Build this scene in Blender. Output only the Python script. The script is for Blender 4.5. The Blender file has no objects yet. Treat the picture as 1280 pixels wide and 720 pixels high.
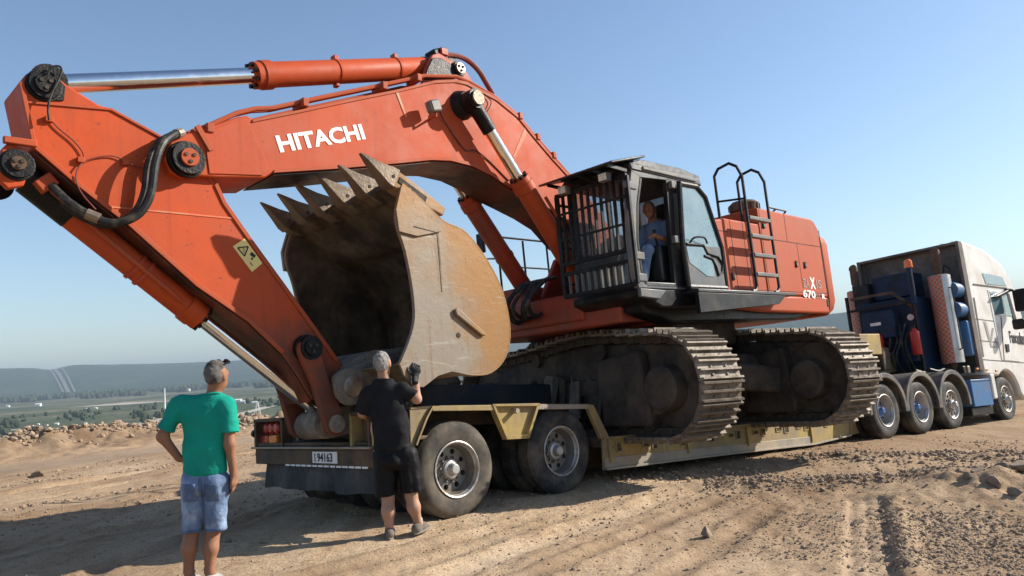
import bpy, bmesh, math, random
import numpy as np
from mathutils import Matrix, Vector
random.seed(7); np.random.seed(7)
S = bpy.context.scene
COL = S.collection
rad = math.radians

# ------------------------------------------------------------------ camera
FPX, H0, ROLLC = 960.0, 450.0, 3.5          # focal length in px of a 1280 wide frame, horizon row at the centre, roll
CAM = np.array([0, 0, 1.65])
_p = math.atan((H0 - 360) / FPX); _r = rad(ROLLC)
_D = np.array([0, math.cos(_p), math.sin(_p)]); _U0 = np.array([0, -math.sin(_p), math.cos(_p)]); _X = np.array([1., 0, 0])
_R = math.cos(_r) * _X - math.sin(_r) * _U0; _U = math.sin(_r) * _X + math.cos(_r) * _U0
cd = bpy.data.cameras.new('camera'); cam = bpy.data.objects.new('camera', cd); COL.objects.link(cam)
cd.sensor_width = 36; cd.lens = FPX / 1280 * 36; cd.clip_start = 0.1; cd.clip_end = 60000
cam.matrix_world = Matrix([[_R[0], _U[0], -_D[0], CAM[0]], [_R[1], _U[1], -_D[1], CAM[1]], [_R[2], _U[2], -_D[2], CAM[2]], [0, 0, 0, 1]])
S.camera = cam
S.render.resolution_x, S.render.resolution_y = 1024, 576

# ------------------------------------------------------------------ sky, sun, exposure
SUN_AZ, SUN_EL = 76.0, 30.0
W = bpy.data.worlds.new('World'); S.world = W; W.use_nodes = True
nt = W.node_tree; bg = nt.nodes['Background']
sky = nt.nodes.new('ShaderNodeTexSky'); sky.sky_type = 'NISHITA'; sky.sun_disc = False
sky.sun_elevation = rad(SUN_EL); sky.sun_rotation = rad(SUN_AZ)
sky.altitude = 100; sky.air_density = 1.0; sky.dust_density = 0.5; sky.ozone_density = 2.4
nt.links.new(sky.outputs[0], bg.inputs[0]); bg.inputs[1].default_value = 0.093
sl = bpy.data.lights.new('sun', 'SUN'); sl.energy = 4.3; sl.angle = rad(0.55); sl.color = (1, 0.93, 0.82)
so = bpy.data.objects.new('sun', sl); COL.objects.link(so)
_sd = Vector((math.sin(rad(SUN_AZ)) * math.cos(rad(SUN_EL)), math.cos(rad(SUN_AZ)) * math.cos(rad(SUN_EL)), math.sin(rad(SUN_EL))))
so.rotation_euler = _sd.to_track_quat('Z', 'Y').to_euler()
S.view_settings.view_transform = 'Standard'; S.view_settings.look = 'None'
S.view_settings.exposure = 0.95; S.view_settings.gamma = 1.0; S.view_settings.use_curve_mapping = False
S.render.engine = 'CYCLES'
S.cycles.max_bounces = 6; S.cycles.volume_bounces = 0; S.cycles.transparent_max_bounces = 12

# ------------------------------------------------------------------ frames: real places worked out from the photograph
def ray(x, y): return _D + _R * (x - 640) / FPX - _U * (y - 360) / FPX
class Frame:
    """x forward (compass azimuth az), y left, z up; pitch = nose up, roll = left side up"""
    def __init__(s, o, az, pitch=0, roll=0):
        a, p, r = rad(az), rad(pitch), rad(roll)
        fx = np.array([math.sin(a), math.cos(a), 0]); ly = np.array([-fx[1], fx[0], 0]); z = np.array([0, 0, 1.])
        f2 = fx * math.cos(p) + z * math.sin(p); z2 = -fx * math.sin(p) + z * math.cos(p)
        l2 = ly * math.cos(r) + z2 * math.sin(r); z3 = -ly * math.sin(r) + z2 * math.cos(r)
        s.o = np.array(o, float); s.M = np.stack([f2, l2, z3], 1)
    def w(s, p): return s.o + s.M @ np.array(p, float)
    def loc(s, p): return s.M.T @ (np.array(p, float) - s.o)
    def hit(s, px, py, ax, v):
        n = s.M[:, ax]; r = ray(px, py); t = ((s.o - CAM) @ n + v) / (r @ n)
        return s.M.T @ (CAM + t * r - s.o)
    def side(s, pts, y): return [(lambda h: (h[0], h[2]))(s.hit(a, b, 1, y)) for a, b in pts]
    def at(s, px, py, y): h = s.hit(px, py, 1, y); return (h[0], y, h[2])
    def mat(s):
        M = Matrix.Identity(4)
        for i in range(3):
            for j in range(3): M[i][j] = s.M[i, j]
            M[i][3] = s.o[i]
        return M
G0 = Frame((0, 0, 0), 90)                        # level world axes: x = right, y = away, z = up
H = Frame((2.15, 12.7, 0), 224, 0, 2.8)          # upper works of the digger, x towards its bucket, y towards us
UC = Frame((0.86, 11.82, 1.09), 146, 2.7, -1.5)  # its near crawler, x towards us
T = Frame((-.81, 8.44, 0), 48, -1.2, -2.5)       # lowbed trailer, x towards the tractor, y away from us
K = Frame((6.9, 14.8, -.28), 53, -2, -4.0)       # tractor unit

# ------------------------------------------------------------------ noise
def _hash(ix, iy, s):
    n = (ix.astype(np.int64) * 374761393 + iy.astype(np.int64) * 668265263 + s * 982451653) & 0xffffffff
    n = ((n ^ (n >> 13)) * 1274126177) & 0xffffffff
    return ((n ^ (n >> 16)) & 0xffff) / 65535.0
def vn(x, y, s=0):
    ix = np.floor(x); iy = np.floor(y); fx = x - ix; fy = y - iy
    fx = fx * fx * (3 - 2 * fx); fy = fy * fy * (3 - 2 * fy)
    a = _hash(ix, iy, s); b = _hash(ix + 1, iy, s); c = _hash(ix, iy + 1, s); d = _hash(ix + 1, iy + 1, s)
    return (a + (b - a) * fx) * (1 - fy) + (c + (d - c) * fx) * fy
def fbm(x, y, o=4, s=0):
    x = np.asarray(x, float); y = np.asarray(y, float); t = 0; a = .5
    for k in range(o): t = t + a * (vn(x, y, s + k) - .5); x = x * 2.03 + 17.1; y = y * 2.03 + 5.3; a *= .5
    return t
def sstep(a, b, x): t = np.clip((x - a) / (b - a), 0, 1); return t * t * (3 - 2 * t)

# ------------------------------------------------------------------ mesh helpers
class MB:
    def __init__(s): s.v = []; s.f = []
    def add(s, v, f):
        n = len(s.v); s.v += [tuple(map(float, p)) for p in v]; s.f += [tuple(i + n for i in q) for q in f]; return s
    def box(s, c, d, M=None):
        x, y, z = [e / 2 for e in d]
        v = [Vector((i * x, j * y, k * z)) for i in (-1, 1) for j in (-1, 1) for k in (-1, 1)]
        if M is not None: v = [M @ p for p in v]
        v = [p + Vector(c) for p in v]
        return s.add(v, [(0, 1, 3, 2), (4, 6, 7, 5), (0, 4, 5, 1), (2, 3, 7, 6), (0, 2, 6, 4), (1, 5, 7, 3)])
    def bb(s, x0, x1, y0, y1, z0, z1): return s.box(((x0 + x1) / 2, (y0 + y1) / 2, (z0 + z1) / 2), (abs(x1 - x0), abs(y1 - y0), abs(z1 - z0)))
    def prism(s, pts, y0, y1):
        n = len(pts)
        v = [(x, y0, z) for x, z in pts] + [(x, y1, z) for x, z in pts]
        return s.add(v, [tuple(range(n)), tuple(range(2 * n - 1, n - 1, -1))] + [(i, n + i, n + (i + 1) % n, (i + 1) % n) for i in range(n)])
    def loft(s, rings, caps=True, closed=True):
        n = len(rings[0]); v = [p for r in rings for p in r]; f = []
        for k in range(len(rings) - 1):
            for i in range(n if closed else n - 1):
                j = (i + 1) % n; f.append((k * n + i, k * n + j, (k + 1) * n + j, (k + 1) * n + i))
        if caps: f += [tuple(range(n - 1, -1, -1)), tuple((len(rings) - 1) * n + i for i in range(n))]
        return s.add(v, f)
    def tube(s, path, r, n=8, caps=True):
        P = [Vector(p) for p in path]; rr = r if isinstance(r, (list, tuple)) else [r] * len(P)
        t0 = (P[1] - P[0]).normalized(); up = Vector((0, 0, 1)) if abs(t0.z) < .9 else Vector((1, 0, 0))
        a = t0.cross(up).normalized(); rings = []
        for i, p in enumerate(P):
            t = ((P[i] - P[i - 1]).normalized() if i else t0) + ((P[i + 1] - P[i]).normalized() if i < len(P) - 1 else Vector())
            t.normalize(); a = (a - t * a.dot(t)).normalized(); b = t.cross(a)
            rings.append([p + (a * math.cos(2 * math.pi * k / n) + b * math.sin(2 * math.pi * k / n)) * rr[i] for k in range(n)])
        return s.loft(rings, caps)
    def cyl(s, p0, p1, r, n=20, r1=None): return s.tube([p0, p1], [r, r if r1 is None else r1], n)
    def lathe(s, prof, c, axis, n=32, closed=False, caps=True):
        """prof: (distance along axis, radius)"""
        ax = Vector(axis).normalized(); a = ax.cross(Vector((0, 0, 1)) if abs(ax.z) < .9 else Vector((1, 0, 0))).normalized(); b = ax.cross(a); c = Vector(c)
        rings = [[c + ax * d + (a * math.cos(2 * math.pi * k / n) + b * math.sin(2 * math.pi * k / n)) * max(r, 1e-4) for k in range(n)] for d, r in prof]
        if closed: rings.append(rings[0])
        return s.loft(rings, caps and not closed)
    def beam(s, p0, p1, w, h, up=(0, 0, 1)):
        a = Vector(p0); b = Vector(p1); t = (b - a).normalized(); sd = t.cross(Vector(up)).normalized(); u = sd.cross(t)
        r = lambda p: [p + sd * i * w / 2 + u * j * h / 2 for i, j in ((-1, -1), (1, -1), (1, 1), (-1, 1))]
        return s.loft([r(a), r(b)])
    def quad(s, *p): return s.add(p, [tuple(range(len(p)))])
def smooth_path(pts, n=6):
    P = [Vector(p) for p in pts]; P = [P[0] * 2 - P[1]] + P + [P[-1] * 2 - P[-2]]; o = []
    for i in range(1, len(P) - 2):
        for k in range(n):
            t = k / n; a, b, c, d = P[i - 1:i + 3]
            o.append(.5 * (2 * b + (c - a) * t + (2 * a - 5 * b + 4 * c - d) * t * t + (3 * b - a - 3 * c + d) * t ** 3))
    return o + [P[-2]]
def finish(me, ang=32):
    bm = bmesh.new(); bm.from_mesh(me); bmesh.ops.recalc_face_normals(bm, faces=bm.faces); bm.to_mesh(me); bm.free()
    me.shade_smooth(); me.set_sharp_from_angle(angle=rad(ang))
def mesh(name, mb, mat, ang=32):
    me = bpy.data.meshes.new(name); me.from_pydata(mb.v, [], mb.f); finish(me, ang); me.materials.append(mat); return me
def obj(name, mb, mat, parent=None, bevel=0, ang=32, me=None):
    me = me or mesh(name, mb, mat, ang); o = bpy.data.objects.new(name, me); COL.objects.link(o)
    if parent is not None: o.parent = parent
    if bevel:
        m = o.modifiers.new('bevel', 'BEVEL'); m.width = bevel; m.segments = 2; m.limit_method = 'ANGLE'; m.angle_limit = rad(38); m.use_clamp_overlap = True
    return o
def inst(name, me, parent, M):
    o = bpy.data.objects.new(name, me); COL.objects.link(o); o.parent = parent; o.matrix_basis = M; return o
def tag(o, label, cat, group=None):
    o['label'] = label; o['category'] = cat
    if group: o['group'] = group
    return o
def struct(o, kind='structure', label=None):
    o['kind'] = kind
    if label: o['label'] = label
    return o
def thing(name, fr, label, cat, group=None):
    o = bpy.data.objects.new(name, None); COL.objects.link(o); o.empty_display_size = .2
    o.matrix_world = fr.mat() if isinstance(fr, Frame) else Matrix.Translation(fr)
    return tag(o, label, cat, group)
def text(s, size, bold=0.0, ext=.0015, mat=None, name='lettering', parent=None, M=None, sx=1.0, shear=0, space=1.0):
    cu = bpy.data.curves.new(name, 'FONT'); cu.body = s; cu.size = size; cu.offset = bold; cu.extrude = ext; cu.resolution_u = 3; cu.space_character = space; cu.shear = shear
    t = bpy.data.objects.new('tmp', cu); COL.objects.link(t); bpy.context.view_layer.update()
    me = bpy.data.meshes.new_from_object(t.evaluated_get(bpy.context.evaluated_depsgraph_get()))
    bpy.data.objects.remove(t); me.name = name; me.materials.clear(); me.materials.append(mat)
    o = bpy.data.objects.new(name, me); COL.objects.link(o); o.parent = parent
    o.matrix_basis = M @ Matrix.Diagonal((sx, 1, 1, 1)); return o
def plane_matrix(p0, px_dir, up_dir):
    """x axis along px_dir, y axis along up_dir, z = normal"""
    x = Vector(px_dir).normalized(); y = Vector(up_dir); y = (y - x * y.dot(x)).normalized(); z = x.cross(y)
    M = Matrix.Identity(4)
    for i in range(3): M[i][0], M[i][1], M[i][2], M[i][3] = x[i], y[i], z[i], p0[i]
    return M

# ------------------------------------------------------------------ materials
def new_mat(name):
    m = bpy.data.materials.new(name); m.use_nodes = True; n = m.node_tree; return m, n, n.nodes['Principled BSDF']
def N(n, t, **k):
    o = n.nodes.new(t)
    for a, b in k.items():
        if a in o.inputs: o.inputs[a].default_value = b
        else: setattr(o, a, b)
    return o
def ramp(n, src, stops):
    r = n.nodes.new('ShaderNodeValToRGB'); e = r.color_ramp.elements
    while len(e) < len(stops): e.new(.5)
    for q, (p, c) in zip(e, stops): q.position = p; q.color = (*c, 1) if len(c) == 3 else c
    n.links.new(src, r.inputs[0]); return r.outputs[0]
def mixc(n, fac, a, b, mode='MIX'):
    m = n.nodes.new('ShaderNodeMix'); m.data_type = 'RGBA'; m.blend_type = mode
    for s, v in ((0, fac), (6, a), (7, b)):
        if hasattr(v, 'links'): n.links.new(v, m.inputs[s])
        else: m.inputs[s].default_value = v if s == 0 else (*v, 1)
    return m.outputs[2]
def coords(n, scale=(1, 1, 1), rot=(0, 0, 0)):
    t = n.nodes.new('ShaderNodeTexCoord'); m = n.nodes.new('ShaderNodeMapping'); m.inputs['Scale'].default_value = scale; m.inputs['Rotation'].default_value = rot
    n.links.new(t.outputs['Object'], m.inputs[0]); return m.outputs[0]
def noise(n, co, scale, detail=4, rough=.55):
    t = N(n, 'ShaderNodeTexNoise', Scale=scale, Detail=detail, Roughness=rough); n.links.new(co, t.inputs['Vector']); return t.outputs[0]
g3 = lambda v: (v, v, v)
def surf(name, base, rough=.5, metal=0, dirt=None, amt=.5, scale=2.0, fine=.12, bump=.1, bscale=30, streak=None, rough2=None, chips=None, coat=0):
    """paint or metal with a mottled tone, patches of dirt, streaks that run down and small chips"""
    m, n, b = new_mat(name); co = coords(n)
    f = noise(n, co, scale * 5, 5)
    v = tuple(min(1, c * (1 + fine)) for c in base); d = tuple(c * (1 - fine) for c in base)
    c = ramp(n, f, [(.3, d), (.7, v)])
    if dirt:
        k = ramp(n, noise(n, co, scale, 6, .62), [(max(0, .62 - amt * .45), g3(0)), (min(1, .80 - amt * .3), g3(1))])
        c = mixc(n, k, c, dirt)
    if streak:
        k = ramp(n, noise(n, coords(n, (9, 9, .5)), 1.6, 5, .6), [(.54, g3(0)), (.74, g3(.55))]); c = mixc(n, k, c, streak)
    if chips:
        k = ramp(n, noise(n, co, 17, 4, .7), [(.655, g3(0)), (.69, g3(.9))]); c = mixc(n, k, c, chips); k = ramp(n, noise(n, coords(n, (1.2, 1, 26), (.0, .5, 0)), 1.4, 3, .6), [(.67, g3(0)), (.70, g3(.45))]); c = mixc(n, k, c, tuple(v * .72 + .04 for v in base))
    n.links.new(c, b.inputs['Base Color'])
    r = ramp(n, f, [(.25, g3(max(.05, rough - .1))), (.75, g3(min(1, (rough2 or rough + .12))))]); n.links.new(r, b.inputs['Roughness'])
    b.inputs['Specular IOR Level'].default_value = .5 if metal > .3 or rough < .4 else .20; b.inputs['Metallic'].default_value = metal; b.inputs['Coat Weight'].default_value = coat
    if bump:
        bp = N(n, 'ShaderNodeBump', Strength=bump, Distance=.02); n.links.new(noise(n, co, bscale, 5, .6), bp.inputs['Height']); n.links.new(bp.outputs[0], b.inputs['Normal'])
    return m
DUST = (.42, .31, .20); MUD = (.075, .062, .05)
M = {}
M['orange'] = surf('orange_paint', (.475, .062, .0085), .58, 0, (.40, .066, .021), .55, .7, .12, .06, 30, (.29, .046, .014), chips=(.13, .04, .022))
M['orange2'] = surf('faded_orange_paint', (.40, .066, .018), .62, 0, (.35, .080, .034), .5, .7, .08, .04, 30, (.28, .065, .03), chips=(.18, .06, .04))
M['red'] = surf('dirty_red_paint', (.44, .062, .03), .5, 0, (.26, .075, .045), .5, 1.6, .1, .05, 30, (.2, .06, .04), chips=(.12, .05, .035))
M['weld'] = surf('weld_bead', (.60, .15, .07), .55, 0, DUST, .3, 3)
M['grease'] = surf('black_grease', (.007, .0065, .006), .42, 0, (.022, .018, .014), .3, 5, .3, .35, 40)
M['black'] = surf('black_paint', (.009, .0095, .0105), .42, 0, (.045, .038, .03), .28, 3, .2, .05, 40)
M['cabgrey'] = surf('dark_grey_cab_paint', (.011, .012, .015), .36, 0, (.040, .035, .03), .3, 2.2, .15, .04, 40)
M['pillar'] = surf('grey_pillar_paint', (.12, .125, .13), .4, 0, (.2, .17, .13), .35, 3, .1, .03)
M['chrome'] = surf('chrome_rod', (.70, .70, .70), .09, 1, None, 0, 3, .04, .015, 60)
M['steel'] = surf('worn_steel', (.30, .27, .23), .42, .55, (.22, .15, .09), .45, 4, .2, .15, 30)
M['rubber'] = surf('black_hose', (.022, .022, .022), .5, 0, (.12, .10, .07), .3, 8, .2, .05)
M['redhose'] = surf('dusty_red_hose', (.20, .045, .035), .55, 0, (.2, .1, .07), .3, 8)
M['bucket'] = surf('bucket_steel', (.235, .125, .045), .5, .15, (.225, .19, .148), .70, .65, .22, .16, 16, (.17, .09, .035), chips=(.10, .07, .045))
M['bucket_in'] = surf('scoured_bucket_inside', (.17, .13, .085), .75, .1, (.05, .04, .03), .62, 1.8, .3, .6, 14)
M['tooth'] = surf('tooth_steel', (.19, .14, .09), .5, .35, (.12, .085, .055), .5, 5, .2, .3, 24)
M['mudgrey'] = surf('caked_grey_mud', (.22, .19, .155), .85, 0, (.12, .10, .08), .5, 3.5, .2, .8, 16)
M['shoe'] = surf('track_shoe_steel', (.33, .28, .225), .6, .25, (.13, .10, .075), .55, 5, .25, .6, 18)
M['under'] = surf('muddy_undercarriage', (.045, .037, .031), .85, 0, (.10, .08, .06), .5, 2.5, .3, .8, 13)
M['glass'], n, b = new_mat('tinted_glass'); b.inputs['Base Color'].default_value = (.40, .62, .63, 1); b.inputs['Roughness'].default_value = .06; b.inputs['Transmission Weight'].default_value = 0; b.inputs['Alpha'].default_value = .72; b.inputs['Specular IOR Level'].default_value = 1.0; b.inputs['Coat Weight'].default_value = .8; b.inputs['Coat Roughness'].default_value = .03
n.links.new(ramp(n, noise(n, coords(n), 3, 5), [(.3, (.13, .25, .29)), (.7, (.22, .34, .36))]), b.inputs['Base Color'])
M['clear'], n, b = new_mat('clear_glass'); b.inputs['Base Color'].default_value = (.25, .3, .3, 1); b.inputs['Roughness'].default_value = .04; b.inputs['Alpha'].default_value = .22
M['tan'] = surf('tan_trim', (.30, .20, .10), .7); M['seat'] = surf('dark_seat_cloth', (.03, .03, .033), .8, bump=.2)
M['white'] = surf('white_decal', (.80, .79, .76), .5, 0, (.6, .5, .42), .2, 5, .05, 0)
M['emblem'] = surf('grey_emblem_print', (.33, .31, .28), .5, bump=0); M['decalgrey'] = surf('grey_decal', (.36, .22, .17), .5, bump=0); M['decalyellow'] = surf('yellow_decal', (.75, .62, .22), .5, 0, (.6, .5, .3), .2, 9, .06, 0)
M['ink'] = surf('black_ink', (.02, .02, .02), .5, bump=0)
M['yellow'] = surf('worn_yellow_paint', (.37, .265, .085), .6, 0, (.25, .19, .115), .6, 1.8, .16, .12, 22, (.13, .095, .06), chips=(.10, .07, .05))
M['trgrey'] = surf('scuffed_grey_edge', (.27, .24, .20), .55, .1, (.36, .29, .2), .5, 2, .15, .15, 24)
M['brown'] = surf('grimy_brown_steel', (.12, .08, .05), .65, 0, (.05, .04, .032), .5, 3, .2, .2, 20)
M['flap'] = surf('dusty_black_rubber_flap', (.035, .038, .043), .62, 0, (.10, .09, .08), .4, 2, .15, .1, 20)
M['tyre'] = surf('dusty_tyre_rubber', (.038, .036, .033), .75, 0, (.135, .112, .085), .58, 3.2, .2, .2, 40)
M['tyre2'] = surf('dark_tyre_rubber', (.030, .030, .031), .7, 0, (.12, .10, .078), .42, 3.5, .2, .2, 40)
M['rim'] = surf('grey_steel_rim', (.20, .19, .175), .45, .4, (.17, .14, .105), .5, 5, .15, .1, 30, chips=(.13, .08, .05))
M['rimlip'] = surf('bright_rim_lip', (.42, .41, .39), .4, .5, (.25, .2, .15), .4, 6, .12, .05)
M['hub'] = surf('polished_hub_cap', (.46, .45, .43), .38, .5, (.3, .25, .2), .3, 8, .1, .05)
M['bluehub'] = surf('blue_hub_paint', (.05, .12, .32), .45, 0, (.12, .12, .13), .35, 6)
M['lens'] = surf('red_lamp_lens', (.45, .03, .02), .25, 0, (.3, .08, .05), .3, 8, .1, 0); M['lensy'] = surf('amber_lamp_lens', (.75, .22, .01), .25, 0, None, 0, 8, .1, 0)
M['twhite'] = surf('dusty_white_cab_paint', (.70, .68, .64), .38, 0, (.56, .51, .44), .4, 1.6, .05, .02, 30, (.45, .38, .29))
M['tgrey'] = surf('grey_plastic_fender', (.085, .085, .085), .6, 0, (.2, .17, .13), .45, 3, .15, .08)
M['tback'] = surf('grimy_cab_back', (.16, .135, .115), .7, 0, (.08, .07, .06), .5, 2, .2, .1)
M['blue'] = surf('dark_blue_machine_paint', (.010, .028, .068), .45, 0, (.012, .014, .018), .45, 3, .2, .08, 20, chips=(.06, .05, .045))
M['blue2'] = surf('blue_locker_paint', (.05, .15, .33), .45, 0, (.10, .15, .22), .4, 3, .1, .05)
M['alu'] = surf('brushed_exhaust_shield', (.55, .54, .51), .35, .75, (.36, .32, .26), .4, 2, .08, .05, 40)
m, n, b = new_mat('perforated_orange_shield'); M['perf'] = m
vo = N(n, 'ShaderNodeTexVoronoi', Scale=13.0); vo.feature = 'F1'; vo.voronoi_dimensions = '2D'; vo.inputs['Randomness'].default_value = .05; _m = n.nodes.new('ShaderNodeMapping'); _m.inputs['Rotation'].default_value = (0, 0, .785); _t = n.nodes.new('ShaderNodeTexCoord'); n.links.new(_t.outputs['UV'], _m.inputs[0]); n.links.new(_m.outputs[0], vo.inputs['Vector'])
n.links.new(mixc(n, ramp(n, vo.outputs['Distance'], [(.36, g3(0)), (.44, g3(1))]), (.55, .09, .03), (.33, .29, .22)), b.inputs['Base Color']); b.inputs['Roughness'].default_value = .5
M['firered'] = surf('red_extinguisher', (.42, .02, .018), .35); M['beacon'] = surf('orange_beacon', (.75, .16, .02), .25, bump=0)
M['rust'] = surf('rusty_brown', (.15, .085, .05), .7, .1, (.08, .05, .035), .5, 5, .2, .2)
M['mirror'] = surf('dark_mirror_glass', (.05, .055, .06), .08, .9, bump=0)

# orange paint of the arm, with dried mud splashed over its low end
m, n, b = M['orange'].copy(), None, None; m.name = 'orange_paint_muddy_end'; M['orange_low'] = m; n = m.node_tree; b = n.nodes['Principled BSDF']
_src = b.inputs['Base Color'].links[0].from_socket; _co = coords(n); _sx = n.nodes.new('ShaderNodeSeparateXYZ'); n.links.new(_co, _sx.inputs[0])
_mr = N(n, 'ShaderNodeMapRange'); n.links.new(_sx.outputs[2], _mr.inputs[0]); _mr.inputs[1].default_value = 2.7; _mr.inputs[2].default_value = 1.2; _mr.inputs[3].default_value = 0; _mr.inputs[4].default_value = .62
_ad = N(n, 'ShaderNodeMath', operation='ADD'); n.links.new(_mr.outputs[0], _ad.inputs[0]); n.links.new(noise(n, _co, 2.6, 6, .65), _ad.inputs[1])
n.links.new(mixc(n, ramp(n, _ad.outputs[0], [(.66, g3(0)), (.95, g3(.8))]), _src, (.075, .052, .038)), b.inputs['Base Color'])
M['navy'] = surf('dark_navy_plate', (.012, .016, .026), .6, 0, (.035, .03, .026), .4, 2, .2, .1, 20)

M['shade_grime'] = surf('shaded_grimed_orange_paint', (.20, .048, .022), .5, 0, (.035, .022, .016), .62, 1.5, .2, .15, 24, (.03, .02, .015))  # orange darkened to paint in underside shade, mixed with oil grime

# bucket side: scoured grey towards the mouth, ochre rust towards the back and the lip
m = M['bucket'].copy(); m.name = 'bucket_steel_rust_back'; M['bucket_rust'] = m; n = m.node_tree; b = n.nodes['Principled BSDF']
_src = b.inputs['Base Color'].links[0].from_socket; _co = coords(n); _sx = n.nodes.new('ShaderNodeSeparateXYZ'); n.links.new(_co, _sx.inputs[0])
_mr = N(n, 'ShaderNodeMapRange'); n.links.new(_sx.outputs[0], _mr.inputs[0]); _mr.inputs[1].default_value = 5.25; _mr.inputs[2].default_value = 4.55; _mr.inputs[3].default_value = 0; _mr.inputs[4].default_value = .5
_mz = N(n, 'ShaderNodeMapRange'); n.links.new(_sx.outputs[2], _mz.inputs[0]); _mz.inputs[1].default_value = 2.7; _mz.inputs[2].default_value = 3.4; _mz.inputs[3].default_value = 0; _mz.inputs[4].default_value = .35
_a1 = N(n, 'ShaderNodeMath', operation='ADD'); n.links.new(_mr.outputs[0], _a1.inputs[0]); n.links.new(_mz.outputs[0], _a1.inputs[1])
_a2 = N(n, 'ShaderNodeMath', operation='ADD'); n.links.new(_a1.outputs[0], _a2.inputs[0]); n.links.new(noise(n, _co, 1.7, 6, .65), _a2.inputs[1])
_c = mixc(n, ramp(n, _a2.outputs[0], [(.62, g3(0)), (.95, g3(.9))]), _src, (.27, .135, .042))
_c = mixc(n, ramp(n, noise(n, coords(n, (1, 1, 7), (0, .9, 0)), 2.2, 5, .65), [(.60, g3(0)), (.68, g3(.5))]), _c, (.33, .30, .25))
_c = mixc(n, ramp(n, noise(n, _co, 26, 3, .6), [(.66, g3(0)), (.72, g3(.8))]), _c, (.06, .045, .03))
n.links.new(_c, b.inputs['Base Color'])

# every track shoe a little different in tone
m = M['shoe']; n = m.node_tree; b = n.nodes['Principled BSDF']; _src = b.inputs['Base Color'].links[0].from_socket
_oi = n.nodes.new('ShaderNodeObjectInfo'); _c = mixc(n, ramp(n, _oi.outputs['Random'], [(0, g3(.0)), (1, g3(.75))]), _src, (.10, .078, .056)); n.links.new(_c, b.inputs['Base Color'])

# ================================================================== GROUND
def along(x, y): return (x + .81) * math.sin(rad(50)) + (y - 8.44) * math.cos(rad(50))
BA = G0.hit(0, 578, 2, 0); BB = G0.hit(330, 533, 2, 0)
def g2(px, py): h = G0.w(G0.hit(px, py, 2, 0)); return h[0], h[1]
B0 = np.array(g2(0, 577)); B1 = np.array(g2(330, 534)); _bd = (B1 - B0) / np.linalg.norm(B1 - B0); _bn = np.array([-_bd[1], _bd[0]])
def berm_uv(x, y): return (x - B0[0]) * _bd[0] + (y - B0[1]) * _bd[1], (x - B0[0]) * _bn[0] + (y - B0[1]) * _bn[1]
def line_dist(x, y, a, b):
    a = np.array(a); b = np.array(b); d = b - a; L = np.linalg.norm(d); d = d / L
    u = (x - a[0]) * d[0] + (y - a[1]) * d[1]; v = -(x - a[0]) * d[1] + (y - a[1]) * d[0]; return u, v, L
VALLEY = -42.0
RUTS = [((-40, 627), (330, 563), .16, .07), ((-40, 612), (330, 553), .10, .05), ((-40, 662), (240, 610), .18, .08), ((-40, 705), (200, 655), .14, .06), ((60, 735), (330, 640), .12, .045),
        ((340, 735), (640, 655), .13, .05), ((520, 735), (830, 622), .16, .055), ((640, 735), (930, 612), .10, .04), ((820, 735), (960, 640), .12, .045), ((-40, 640), (330, 574), .07, .04)]
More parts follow.
